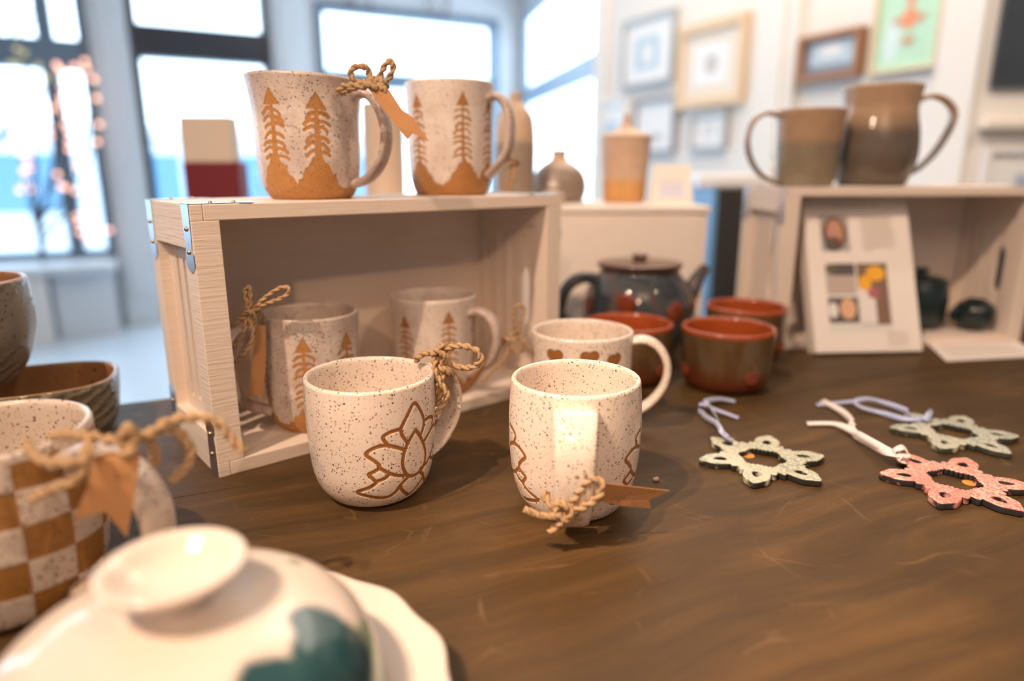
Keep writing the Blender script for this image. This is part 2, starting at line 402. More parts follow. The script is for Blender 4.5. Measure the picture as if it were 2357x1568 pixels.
t = NT('grooved_grey_green_glaze'); vec = t.coords()
tc2 = t.coords((1, 1, 1), (0, 0, 0)); sep = t.n('ShaderNodeSeparateXYZ'); t.l(vec, sep.inputs[0])
az = t.math('ARCTAN2', sep.outputs[1], sep.outputs[0])
band = t.math('MULTIPLY_ADD', sep.outputs[2], 520.0, t.math('MULTIPLY', az, -17.0))
wob = t.noise(vec, 70, 3); gr = t.math('SINE', t.math('ADD', band, t.math('MULTIPLY', wob, 9.0)))
patch = t.ramp(t.noise(vec, 24, 2), [(.40, 0), (.50, 1)])
s1, _ = speckle(t, vec, 300, .5, .12, .42)
c = t.mix(t.noise(vec, 30, 4), (.115, .095, .066), (.20, .165, .115)); c = t.mix(t.math('MULTIPLY', s1, .8), c, (.035, .02, .012))
zm = t.math('GREATER_THAN', sep.outputs[2], 0.0)
c = t.mix(t.math('MULTIPLY', t.math('MULTIPLY', t.ramp(gr, [(.55, 0), (.95, 1)]), patch), .6), c, (.05, .042, .032))
t.color(c); t.set(Roughness=.24); t.bump(t.math('MULTIPLY', gr, patch), .55, .0012); M['grooved'] = t.m
M['brown_inside'] = glaze('speckled_brown_interior', base=(.30, .15, .065), dark=(.05, .02, .01), lite=(.2, .09, .04), scale=260, dens=.3, rough=.25)

def two_tone(name, top, low, z0, dz, rough=.2, rings=300):
    t = NT(name); vec = t.coords(); sep = t.n('ShaderNodeSeparateXYZ'); t.l(vec, sep.inputs[0])
    zz = t.math('ADD', sep.outputs[2], t.math('MULTIPLY_ADD', t.noise(vec, 25, 3), .012, -.006))
    f = t.math('MULTIPLY_ADD', zz, 1/dz, -z0/dz, clamp=True)
    n = t.noise(vec, 60, 4); f2 = t.math('SINE', t.math('MULTIPLY', sep.outputs[2], rings*6.28))
    a = t.mix(n, tuple(x*.8 for x in top), tuple(x*1.15 for x in top)); b = t.mix(n, tuple(x*.75 for x in low), tuple(x*1.2 for x in low))
    t.color(t.mix(f, b, a)); t.set(Roughness=rough); t.bump(f2, .12, .0006); return t.m
M['mug_sand'] = two_tone('sand_over_olive_glaze', (.42, .27, .16), (.26, .205, .13), .055, .012)
M['pitcher'] = two_tone('sand_over_dark_grey_glaze', (.46, .30, .18), (.14, .11, .085), .075, .03, .13, 200)
M['jar'] = two_tone('pale_over_ochre_jar_glaze', (.62, .43, .30), (.66, .34, .115), .030, .012, .5, 260)
M['vase_tall'] = two_tone('beige_over_grey_vase_glaze', (.60, .43, .30), (.33, .25, .19), .09, .01, .4, 220)
M['vase_round'] = two_tone('beige_shoulder_grey_vase_glaze', (.55, .40, .28), (.26, .20, .16), .052, .012, .35, 220)
M['vase_plain'] = plain('plain_beige_stoneware', (.62, .48, .36), .5, 0, .08, 30)

# painted cover: cream with dark teal flower and green leaves (own colours, object space)
t = NT('painted_earthenware'); vec = t.coords()
def blob(cx_, cy_, cz_, r, soft=.12, nsc=40, amp=.35):
    d = t.n('ShaderNodeVectorMath', operation='DISTANCE'); t.l(vec, d.inputs[0]); d.inputs[1].default_value = (cx_, cy_, cz_)
    q = t.math('ADD', t.math('DIVIDE', d.outputs['Value'], r), t.math('MULTIPLY_ADD', t.noise(vec, nsc, 3), amp*2, -amp))
    return t.ramp(q, [(1-soft, 1), (1, 0)])
BLOBS = []
M['painted'] = t.m; PT = t
M['cream_gloss'] = plain('cream_glazed_earthenware', (.66, .57, .49), .16, 0, .03, 10)

def snow_mat(name, base, swirl, edge):
    t = NT(name); vec = t.coords(); n = t.n('ShaderNodeTexNoise'); n.inputs['Scale'].default_value = 70; n.inputs['Detail'].default_value = 2; t.l(vec, n.inputs['Vector'])
    ad = t.n('ShaderNodeVectorMath', operation='MULTIPLY_ADD'); t.l(n.outputs['Color'], ad.inputs[0]); ad.inputs[1].default_value = (.012, .012, .012); t.l(vec, ad.inputs[2])
    v = t.n('ShaderNodeTexVoronoi', feature='DISTANCE_TO_EDGE'); v.inputs['Scale'].default_value = 190; t.l(ad.outputs[0], v.inputs['Vector'])
    v2 = t.n('ShaderNodeTexVoronoi'); v2.inputs['Scale'].default_value = 120; t.l(ad.outputs[0], v2.inputs['Vector'])
    rings = t.math('SINE', t.math('MULTIPLY', v2.outputs['Distance'], 16))
    lines = t.math('MAXIMUM', t.ramp(v.outputs['Distance'], [(.02, 1), (.10, 0)]), t.ramp(rings, [(.7, 0), (.95, 1)]))
    patchy = t.ramp(t.noise(vec, 45, 3), [(.35, .2), (.6, 1)])
    c = t.mix(t.math('MULTIPLY', t.math('MULTIPLY', lines, patchy), .8), base, swirl)
    geo = t.n('ShaderNodeTexCoord'); sp = t.n('ShaderNodeSeparateXYZ'); t.l(geo.outputs['Normal'], sp.inputs[0])
    e = t.math('MULTIPLY', t.ramp(sp.outputs[2], [(.15, 1), (.6, 0)]), t.ramp(t.noise(vec, 60, 2), [(.40, 0), (.50, 1)]))
    c = t.mix(e, c, edge); t.color(c); t.set(Roughness=.14); t.bump(lines, -.5, .0007); return t.m
M['snow_green'] = snow_mat('pale_green_swirl_glaze', (.62, .60, .46), (.16, .24, .22), (.025, .028, .026))
M['snow_blue'] = snow_mat('pale_blue_green_swirl_glaze', (.58, .57, .46), (.17, .27, .28), (.05, .06, .05))
M['snow_pink'] = snow_mat('pink_floral_glaze', (.66, .25, .20), (.84, .66, .55), (.03, .03, .035))
M['ribbon_blue'] = plain('lavender_satin', (.42, .47, .70), .28, 0, .1, 80, Sheen_Weight=.3)
M['ribbon_white'] = plain('white_satin', (.86, .76, .72), .4, 0, .06, 80)
M['sticker'] = plain('orange_sticker', (.70, .30, .07), .5)

M['wall'] = plain('painted_wall', (.78, .75, .72), .7, 0, .03, 3)
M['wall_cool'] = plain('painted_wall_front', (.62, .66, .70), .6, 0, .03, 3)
M['ceiling'] = plain('painted_ceiling', (.80, .76, .70), .8)
M['trim'] = plain('painted_trim', (.74, .72, .70), .45)
M['frame_dark'] = plain('dark_bronze_frame', (.018, .026, .038), .35)
M['frame_grey'] = plain('blue_grey_window_frame', (.12, .18, .25), .4)
t = NT('sealed_floor'); f = t.noise(t.coords(), 1.2, 5); t.color(t.mix(f, (.60, .68, .76), (.68, .76, .84))); t.set(Roughness=.28); M['floor'] = t.m
M['white_wood'] = plain('white_painted_wood', (.80, .72, .64), .5, 0, .04, 12)
M['navy'] = plain('navy_painted_wood', (.045, .06, .085), .45, 0, .1, 8)
M['blackish'] = plain('black_painted_wood', (.020, .017, .016), .5)
M['red'] = plain('dark_red_card', (.16, .010, .014), .55)
M['cream_card'] = plain('cream_card', (.66, .54, .42), .7)
M['bark'] = plain('dark_twig', (.05, .035, .03), .8)
M['berry'] = plain('red_berry', (.35, .05, .05), .4)
M['paper'] = plain('white_paper', (.82, .76, .71), .7)
M['leaf'] = plain('green_leaf', (.12, .30, .08), .5)
M['street'] = plain('bright_pavement', (.70, .72, .74), .8, 0, .05, 1)
M['facade'] = plain('pale_facade', (.62, .66, .72), .8, 0, .05, 1)
M['facade_glass'] = plain('facade_window', (.12, .24, .36), .2)
M['frame_bay'] = plain('pale_blue_frame', (.26, .36, .48), .4)
M['tree_out'] = plain('outdoor_trunk', (.03, .06, .11), .8)
t = NT('clear_glass'); tb = t.n('ShaderNodeBsdfTransparent'); tb.inputs[0].default_value = (.97, .99, 1, 1); gl = t.n('ShaderNodeBsdfGlossy'); gl.inputs['Roughness'].default_value = .02
fr = t.n('ShaderNodeFresnel'); fr.inputs[0].default_value = 1.45; ms = t.n('ShaderNodeMixShader'); ge = t.n('ShaderNodeNewGeometry'); t.l(t.math('MULTIPLY', fr.outputs[0], t.math('SUBTRACT', 1.0, ge.outputs['Backfacing'])), ms.inputs[0]); t.l(tb.outputs[0], ms.inputs[1]); t.l(gl.outputs[0], ms.inputs[2]); t.l(ms.outputs[0], t.out.inputs[0]); M['glass'] = t.m
def emit(name, c, s):
    t = NT(name); t.color((0, 0, 0)); t.set(Emission_Color=(c[0], c[1], c[2], 1), Emission_Strength=s); return t.m
M['bulb_warm'] = emit('fairy_light_warm', (1, .52, .38), 3.2)
M['bulb_green'] = emit('fairy_light_yellow', (.75, .68, .30), 1.0)

# ------------------------------------------------------------ setting: floor, walls, windows, door
FZ = -0.75; CZ = 2.25
nA = Vector((.463, -.886)).normalized(); dA = Vector((-nA.y, nA.x)); OA = -nA*5.16
def frame2d(o, d):
    """matrix: local x along the wall, local y out of the room, z up"""
    d = Vector(d).normalized(); n = Vector((-d.y, d.x))
    return Matrix(((d.x, n.x, 0, o[0]), (d.y, n.y, 0, o[1]), (0, 0, 1, 0), (0, 0, 0, 1)))
def wall(name, Mx, s0, s1, holes, m, th=.16, z0=FZ, z1=CZ):
    S = sorted({s0, s1, *[h[0] for h in holes], *[h[1] for h in holes]}); Z = sorted({z0, z1, *[h[2] for h in holes], *[h[3] for h in holes]})
    bm = bmesh.new()
    for a, b in zip(S, S[1:]):
        for c_, d_ in zip(Z, Z[1:]):
            if any(h[0] <= a and b <= h[1] and h[2] <= c_ and d_ <= h[3] for h in holes): continue
            add_box(bm, a, b, 0, th, c_, d_)
    bmesh.ops.remove_doubles(bm, verts=bm.verts, dist=1e-5)
    bmesh.ops.transform(bm, verts=bm.verts, matrix=Mx)
    return tag(bm_obj(name, bm, m), kind='structure')
def window(name, Mx, hole, vbars, hbars, m, b=.05, dep=(-.03, .09), pane=True):
    s0, s1, z0, z1 = hole; bm = bmesh.new()
    for a in ((s0, s0+b, z0, z1), (s1-b, s1, z0, z1), (s0+b, s1-b, z0, z0+b), (s0+b, s1-b, z1-b, z1)): add_box(bm, a[0], a[1], dep[0], dep[1], a[2], a[3])
    for x, wd, za, zb_ in vbars: add_box(bm, x-wd/2, x+wd/2, dep[0]+.005, dep[1]-.005, max(za, z0+b), min(zb_, z1-b))
    for z, wd in hbars: add_box(bm, s0+b, s1-b, dep[0]+.002, dep[1]-.002, z-wd/2, z+wd/2)
    bmesh.ops.transform(bm, verts=bm.verts, matrix=Mx)
    o = tag(bm_obj(name, bm, m), kind='structure')
    if pane:
        bm = bmesh.new(); add_box(bm, s0+b*.5, s1-b*.5, .030, .034, z0+b*.5, z1-b*.5); bmesh.ops.transform(bm, verts=bm.verts, matrix=Mx)
        bm_obj('glass_pane', bm, M['glass'], o)
    return o
MA = frame2d(OA, dA)            # local y = dA rotated +90deg = away from the camera
hW1 = (-3.4, -.235, -.29, 1.95); hD = (.0, .83, FZ, 1.95); hW2 = (1.15, 2.57, -.20, 1.40)
wall('wall_front', MA, -5.6, 2.80, [hW1, hD, hW2], M['wall_cool'])
window('window_1', MA, hW1, [(-.45, .085, -.3, 2), (-1.35, .07, -.3, 2), (-2.4, .07, -.3, 2)], [(.94, .17)], M['frame_grey'], .05)
window('window_2', MA, hW2, [], [(.905, .11)], M['frame_grey'], .055)
# glazed shop door with a transom
d = window('door_1', MA, hD, [], [(1.055, .20)], M['frame_dark'], .045)
bm = bmesh.new(); add_box(bm, .045, .785, .0, .05, FZ+.02, FZ+.24); add_box(bm, .045, .785, .0, .05, .80, .96) if False else None
bmesh.ops.transform(bm, verts=bm.verts, matrix=MA); bm_obj('kick_plate', bm, M['frame_dark'], d)
bm = bmesh.new(); tube(bm, [(.70, -.03, -.05), (.70, -.06, -.04), (.70, -.06, .25), (.70, -.03, .26)], .012, .012); bmesh.ops.transform(bm, verts=bm.verts, matrix=MA); bm_obj('pull_handle', bm, M['metal'], d)
for i, (a, b_) in enumerate([(-.225, -.015), (.84, 1.06)]):
    bm = bmesh.new(); add_box(bm, a, b_, -.07, -.001, FZ, CZ, bev=.006); add_box(bm, a+.045, b_-.045, -.085, -.069, FZ+.2, CZ-.2, bev=.004)
    bmesh.ops.transform(bm, verts=bm.verts, matrix=MA); tag(bm_obj('trim_%d' % (i+1), bm, M['wall_cool']), kind='structure')
C0 = OA+dA*2.78; dB = Vector((.21, -.978)).normalized(); C1 = Vector((.467, 3.96)); LB = (C1-C0).length
MB = frame2d(C0, (C1-C0))
hB = (.12, LB-.03, -.15, 1.42)
wall('wall_bay', MB, 0, LB, [hB], M['wall_cool'], .04)
window('window_3', MB, hB, [], [(.83, .13)], M['frame_bay'], .03, dep=(-.004, .026))
dC = Vector((.463, -.886)).normalized(); MC = frame2d(C1, dC)
C2 = C1+dC*2.04
wall('wall_gallery', MC, 0, 2.04, [], M['wall'])
bm = bmesh.new(); add_box(bm, 1.17, 1.36, -.035, -.001, FZ, CZ, bev=.006); add_box(bm, 1.22, 1.31, -.05, -.034, FZ, CZ, bev=.004); bmesh.ops.transform(bm, verts=bm.verts, matrix=MC)
tag(bm_obj('trim_3', bm, M['wall']), kind='structure')
bm = bmesh.new(); add_box(bm, .0, .10, -.03, -.001, FZ, CZ, bev=.006); bmesh.ops.transform(bm, verts=bm.verts, matrix=MC)
tag(bm_obj('trim_4', bm, M['wall']), kind='structure')
bm = bmesh.new(); add_box(bm, 1.90, 2.03, -.03, -.001, FZ, CZ, bev=.006); bmesh.ops.transform(bm, verts=bm.verts, matrix=MC)
tag(bm_obj('trim_5', bm, M['wall']), kind='structure')
MD = frame2d(C2, (1, -.10)); wall('wall_right', MD, 0, 3.2, [], M['wall'])
E0 = C2+Vector((1, -.10)).normalized()*3.2
ME = frame2d(E0, (0, -1)); wall('wall_side', ME, 0, 5.2, [], M['wall'])
LF = OA-dA*5.6
MF = frame2d((E0.x, E0.y-5.2), (LF.x-E0.x, 0)); wall('wall_back', MF, 0, E0.x-LF.x, [], M['wall'])
MG = frame2d((LF.x, E0.y-5.2), (0, 1)); wall('wall_left', MG, 0, LF.y-(E0.y-5.2), [], M['wall'])
poly = [(LF.x, LF.y), tuple(C0), tuple(C1), tuple(C2), tuple(E0), (E0.x, E0.y-5.2), (LF.x, E0.y-5.2)]
def slab(name, poly, z0, z1, m):
    n = len(poly); vs_ = [(x, y, z0) for x, y in poly]+[(x, y, z1) for x, y in poly]
    fs = [tuple(range(n)), tuple(range(2*n-1, n-1, -1))]+[(i, i+n, (i+1) % n+n, (i+1) % n) for i in range(n)]
    bm = bmesh.new(); v = [bm.verts.new(q) for q in vs_]; [bm.faces.new([v[i] for i in f]) for f in fs]
    return tag(bm_obj(name, bm, m), kind='structure')
slab('floor', poly, FZ-.05, FZ, M['floor']); slab('ceiling', poly, CZ, CZ+.05, M['ceiling'])

# outside the windows
o = box('street', (-14, 12, 5.6, 22, FZ-.30, FZ-.12), M['street'], M=None); tag(o, 'bright pale street and pavement outside the shop windows', 'street', kind='structure')
fb = empty('building', label='pale blue grey building across the street seen through the windows', cat='building')
Mf = frame2d(OA-nA*6.5, dA)
bm = bmesh.new(); add_box(bm, -7, 4, 0, 1, FZ-.15, .75); bmesh.ops.transform(bm, verts=bm.verts, matrix=Mf); bm_obj('facade_wall', bm, M['facade'], fb)
bm = bmesh.new(); add_box(bm, -7.1, 4.1, -.15, 1, .75, .9); bmesh.ops.transform(bm, verts=bm.verts, matrix=Mf); bm_obj('cornice', bm, M['street'], fb)
for s in np.arange(-6, 3.6, 1.5):
    bm = bmesh.new(); add_box(bm, s-.45, s+.45, -.03, -.001, -.3, .5); bmesh.ops.transform(bm, verts=bm.verts, matrix=Mf); bm_obj('window', bm, M['facade_glass'], fb)
for s, dd, r, lab in ((-1.35, 2.2, .07, 'dark street tree trunk outside the left window'), (-2.7, 2.7, .09, 'thicker street tree trunk at the far left outside the shop window')):
    p = OA+dA*s-nA*dd; tr_ = empty('street_tree', (p.x, p.y, FZ-.12), label=lab, cat='tree')
    bm = bmesh.new(); tube(bm, [(0, 0, 0), (.03, 0, .8), (-.04, 0, 1.6), (.0, .05, 2.6)], r, r, sqr=2, taper=lambda k: (1-.4*k, 1-.4*k)); bm_obj('trunk', bm, M['tree_out'], tr_, True)
    bm = bmesh.new()
    for k in range(16):
        a = random.random()*2*PI; z = random.uniform(1.0, 2.5); q = Vector((math.cos(a), math.sin(a), .9))
        tube(bm, [(0, 0, z), Vector((0, 0, z))+q*.3, Vector((0, 0, z+.1))+q*.75], .018, .018, sqr=2, seg=6, taper=lambda k: (1-.7*k, 1-.7*k))
    bm_obj('branches', bm, M['tree_out'], tr_, True)

# window bench below the left window
wb = empty('window_bench', label='white window bench below the left shop window', cat='bench')
for nm, b_, mm in (('bench_top', (-3.4, -.24, -.42, -.001, -.335, -.29), M['wall_cool']), ('bench_panel', (-3.4, -.60, -.38, -.36, FZ, -.336), M['trim']), ('bench_panel', (-.585, -.26, -.30, -.28, FZ, -.336), M['wall_cool'])):
    bm = bmesh.new(); add_box(bm, *b_, bev=.004); bmesh.ops.transform(bm, verts=bm.verts, matrix=MA); bm_obj(nm, bm, mm, wb)

# twig tree with fairy lights standing on the window bench
tp = MA @ Vector((-.62, -.22, -.277))
ft = empty('twig_tree', tp, label='bare twig tree wound with warm fairy lights by the left window', cat='tree')
bm = bmesh.new()
Mi = W2L(ft)
def tpt(px, py, off=.22):
    a = (px-1178.5)/FPX; b = (py-784)/FPX
    r = Vector((a, math.cos(PITCH)-b*math.sin(PITCH), -math.sin(PITCH)-b*math.cos(PITCH)))
    tt = -(5.16-off)/(r.x*nA.x+r.y*nA.y); return Vector((0, 0, CAM_H))+r*tt
root_pt = Vector((0, 0, 0))
tips = [(55, 130), (100, 150), (130, 160), (190, 150), (215, 190), (220, 300), (40, 300), (175, 420), (150, 250), (80, 240)]
for k, (x, y) in enumerate(tips):
    e = Mi @ tpt(x, y); e2 = e*.5+Vector((random.uniform(-.06, .06), random.uniform(-.03, .03), -.06))
    tube(bm, cr([root_pt, Vector((e.x*.12, 0, e.z*.25)), e2, e], 5), .012, .012, sqr=2, seg=7, taper=lambda q: (1-.7*q, 1-.7*q))
bm_obj('twig', bm, M['bark'], ft, True)
Zl = [(185, 410, 1), (130, 375, 1), (88, 485, 1), (140, 500, 1), (295, 505, 1), (370, 600, 1), (345, 590, 1), (200, 560, 1), (435, 500), (465, 540), (490, 570), (650, 470), (570, 510), (665, 530), (720, 610), (480, 665), (470, 750), (480, 785), (490, 865), (400, 830), (740, 755), (505, 950), (395, 975), (760, 955), (520, 1000), (530, 1080), (380, 1050), (300, 1060), (530, 1145), (745, 1090), (165, 1180), (240, 1170), (210, 1240), (220, 1300), (440, 1340), (180, 1310), (470, 1430), (500, 1440), (575, 1465), (595, 1280), (250, 1460), (150, 1460), (200, 1400), (592, 1661), (599, 1709), (613, 1783), (667, 1824), (694, 1851), (837, 1770), (100, 1000), (60, 1130), (120, 1040)]
bme = None
for q in Zl:
    if bme is None:
        b0 = bmesh.new(); bmesh.ops.create_icosphere(b0, subdivisions=2, radius=.016); bme = bpy.data.meshes.new('bulb'); b0.to_mesh(bme); b0.free(); bme.materials.append(M['bulb_warm']); bme2 = bme.copy(); bme2.materials[0] = M['bulb_green']; bme.shade_smooth(); bme2.shade_smooth()
    o = bpy.data.objects.new('bulb', bme2 if len(q) == 3 else bme); col.objects.link(o); o.parent = ft
    o.location = Mi @ tpt(q[0]/3.336, q[1]/3.336, .22+random.uniform(-.08, .1))

# red berry garland hanging above the middle window
gp = MA @ Vector((1.8, -.10, 1.75)); ga = empty('berry_garland', gp, label='red berry twigs hanging above the middle window', cat='garland'); Mi = W2L(ga)
bm = bmesh.new(); bb = bmesh.new()
for (x0, y0, x1, y1) in ((800, -60, 812, 30), (840, -60, 852, 38), (950, -60, 985, 20), (975, -70, 1000, 42), (1010, -60, 1025, 30), (1040, -60, 1020, 48), (830, -50, 790, 10)):
    a, b_ = Mi @ tpt(x0, y0, .1), Mi @ tpt(x1, y1, .1)
    tube(bm, cr([Vector((0, 0, 0)) if False else a+Vector((0, 0, .03)), (a+b_)/2+Vector((.02, 0, 0)), b_], 4), .004, .004, sqr=2, seg=6)
    for k in range(7):
        p = a.lerp(b_, k/6)+Vector((random.uniform(-.02, .02), random.uniform(-.02, .02), 0)); bmesh.ops.create_icosphere(bb, subdivisions=1, radius=.009, matrix=Matrix.Translation(p))
tube(bm, [Mi @ tpt(770, -75, .1), Mi @ tpt(900, -62, .1), Mi @ tpt(1070, -72, .1)], .012, .012, sqr=2)
bm_obj('twig', bm, M['bark'], ga, True); tag(bm_obj('berries', bb, M['berry'], ga, True), kind='stuff')

# pictures on the gallery wall
def picture(label, s0, s1, z0, z1, mframe, mmat, art, fw=.018, Mx=None, dep=.03, name='framed_picture', group='pictures on the gallery wall', cat='picture'):
    Mx = Mx or MC; T = Mx @ Matrix.Translation(((s0+s1)/2, -.002, (z0+z1)/2))
    r = bpy.data.objects.new(name, None); col.objects.link(r); r.matrix_world = T; tag(r, label, cat, group)
    W, H = (s1-s0)/2, (z1-z0)/2; bm = bmesh.new()
    for b_ in ((-W, W, H-fw, H), (-W, W, -H, -H+fw), (-W, -W+fw, -H+fw, H-fw), (W-fw, W, -H+fw, H-fw)): add_box(bm, b_[0], b_[1], -dep, 0, b_[2], b_[3], bev=.002)
    bm_obj('frame', bm, mframe, r)
    box('mat_board', (-W+fw*.9, W-fw*.9, -dep*.5, -.001, -H+fw*.9, H-fw*.9), mmat, r)
    for k, (a, b_, c_, d_, mm, shp) in enumerate(art):      # printed patches on the mat, normalised -1..1
        x0, x1, y0, y1 = a*(W-fw), b_*(W-fw), c_*(H-fw), d_*(H-fw); n = 4 if shp == 'r' else 20
        if shp == 'r': P = [(x0, y0), (x1, y0), (x1, y1), (x0, y1)]
        else: P = [((x0+x1)/2+(x1-x0)/2*math.cos(q*2*PI/n), (y0+y1)/2+(y1-y0)/2*math.sin(q*2*PI/n)) for q in range(n)]
        yy = -dep*.5-.0006*(k+1)
        mesh('print', [(x, yy, z) for x, z in P], [tuple(range(n))], mm, r)
    return r
def pc(name, c, r=.6): return plain(name, c, r)
pa = pc('print_pale_blue', (.50, .62, .72)); pb = pc('print_cream', (.80, .72, .62)); pw = pc('print_white', (.85, .85, .86)); pg = pc('print_grey', (.55, .53, .52))
silver = plain('silver_frame', (.45, .45, .45), .35, .3); gold = plain('pale_gold_frame', (.75, .52, .32), .4, .2); brown = plain('brown_frame', (.33, .15, .06), .4); greyf = plain('grey_frame', (.30, .30, .34), .5)
picture('silver framed print with a pale blue centre, upper left of the wall', .26, .65, .665, .985, silver, pw, [(-.55, .5, -.6, .45, pa, 'r'), (-.2, .2, -.4, .2, pw, 'r')])
picture('wide pale gold framed print beside the silver one', .685, 1.10, .53, .885, gold, pb, [(-.6, .6, -.6, .6, pw, 'r'), (-.2, .3, -.3, .3, pg, 'e')], .04)
picture('small white framed print partly behind the pointed jar', .03, .31, .34, .625, pw, pw, [(-.5, .5, -.6, .2, pa, 'r')])
picture('small print with a dark right edge left of the square grey print', .38, .69, .335, .60, greyf, pw, [(-.6, .5, -.3, .3, pw, 'r'), (-.2, .4, -.6, -.3, pg, 'r')])
picture('small square grey framed print right of the pointed jar', .80, 1.02, .345, .51, silver, pw, [(-.4, .4, -.4, .4, pg, 'r'), (-.25, .25, -.25, .25, pw, 'r')], .02)
picture('small brown framed landscape with a bluish picture', 1.38, 1.64, .575, .735, brown, pc('print_dusk_blue', (.22, .25, .34)), [(-.8, .9, -.5, .9, pa, 'r'), (-.5, .5, .0, .7, pw, 'e')], .022, dep=.045)
mint = pc('print_mint', (.48, .74, .58)); orange = pc('print_orange', (.80, .30, .16)); rust = pc('print_rust', (.60, .36, .24)); skyp = pc('print_ice', (.62, .78, .80))
picture('mint green painting with a small orange red winged figure', 1.67, 1.90, .57, 1.0, pc('pale_wood_frame', (.72, .56, .38)), mint, [(-.75, -.2, -.9, -.2, skyp, 'e'), (-.55, .6, -.36, -.20, rust, 'e'), (-.12, .2, -.08, .2, orange, 'e'), (-.2, .28, -.42, -.10, orange, 'e'), (-.15, .3, -.66, -.52, rust, 'e')], .010)
slate = plain('slate_chalkboard', (.045, .055, .07), .4, 0, .3, 4); cloudp = plain('chalk_smudge', (.16, .16, .17), .7)
picture('large dark chalkboard hanging high on the right', .012, 1.3, .495, 1.45, slate, slate, [(-.55, -.15, -.45, -.25, cloudp, 'e')], .012, Mx=MD, dep=.02, name='chalkboard', group=None, cat='board')
picture('pale framed print with a blue smear above the right crate', .02, .62, .13, .325, pw, pw, [(-.7, .6, -.9, .2, pc('print_grey_blue', (.42, .50, .66)), 'r')], .02, Mx=MD, name='framed_print', group=None)
o = box('picture_ledge', (.0, 1.6, -.05, -.001, .375, .400), M['white_wood'], bev=.003, M=MD); tag(o, 'white ledge below the chalkboard', 'shelf')

# ------------------------------------------------------------ furniture
T_DIR = Vector((.9136, .4067)).normalized(); T_ANG = math.atan2(T_DIR.y, T_DIR.x)
tb = empty('display_table', (0, 0, 0), T_ANG, label='dark stained plank display table carrying the pottery', cat='table')
# local x along the grain, y across; far edge at y=.829
ys = [.8285, .5558, -.262]
for i, (a, b_) in enumerate(zip(ys[1:], ys[:-1])):
    o = box('plank', (-1.3, 1.9, a+.0003, b_-.0003, -.035, 0), M['table'], tb, bev=.0007)
box('apron', (-1.2, 1.8, -.20, .77, -.11, -.036), M['blackish'], tb)
for x in (-1.15, 1.7):
    for y in (-.16, .68): box('leg', (x, x+.07, y, y+.07, FZ, -.111), M['blackish'], tb, bev=.003)

def cabinet(name, b_, m, label, cat, front=None, ang=0, plinth=.05):
    r = empty(name, ((b_[0]+b_[1])/2, (b_[2]+b_[3])/2, b_[4]), ang, label=label, cat=cat)
    W, D, H = (b_[1]-b_[0])/2, (b_[3]-b_[2])/2, b_[5]-b_[4]
    box('carcass', (-W, W, -D, D, 0, H), m, r, bev=.003)
    return r, W, D, H
pd, W, D, H = cabinet('display_pedestal', (-.27, .2985, 1.045, 1.275, FZ, .199), M['white_wood'], 'pale cream display pedestal behind the teapot', 'pedestal')
box('front_frame', (-W+.012, W-.012, -D-.002, -D+.004, .02, H-.014), M['white_wood'], pd, bev=.0015)
box('top_rim', (-W-.002, W+.002, -D-.004, D+.004, H-.010, H+.0008), M['white_wood'], pd, bev=.002)
nc, W, D, H = cabinet('dark_cabinet', (.477, 1.9, 1.60, 1.825, FZ, .213), M['blackish'], 'tall dark cabinet standing behind the right crate', 'cabinet')
o = box('window_lit_side', (-W-.012, -W-.0005, -D, D, 0, H), plain('window_lit_blue', (.10, .24, .42), .4), nc); tag(o, 'cabinet side coloured blue to stand for window light')  # window light on the cabinet's left side, painted in as blue
pl, W, D, H = cabinet('plinth', (-.625, -.485, 1.235, 1.375, FZ, .12), M['white_wood'], 'white plinth carrying the dark red box behind the left crate', 'plinth')
rb = empty('red_box', (-.553, 1.305, .12), 0, label='dark red box with a cream box set on it behind the left crate', cat='box')
box('base_box', (-.051, .051, -.022, .022, 0, .147), M['red'], rb, bev=.0015)
cb = empty('cream_box', (-.558, 1.305, .267), 0, label='cream box with a clear domed top on the dark red box', cat='box')
box('carton', (-.046, .046, -.020, .020, 0, .081), M['cream_card'], cb, bev=.0015)
prof = [(.0, .081), (.038, .081), (.039, .086), (.034, .093), (.020, .098), (.0, .099)]
revolve('clear_dome', cr(prof, 4), M['glass'], cb, n=40, ecc=(1, .5))

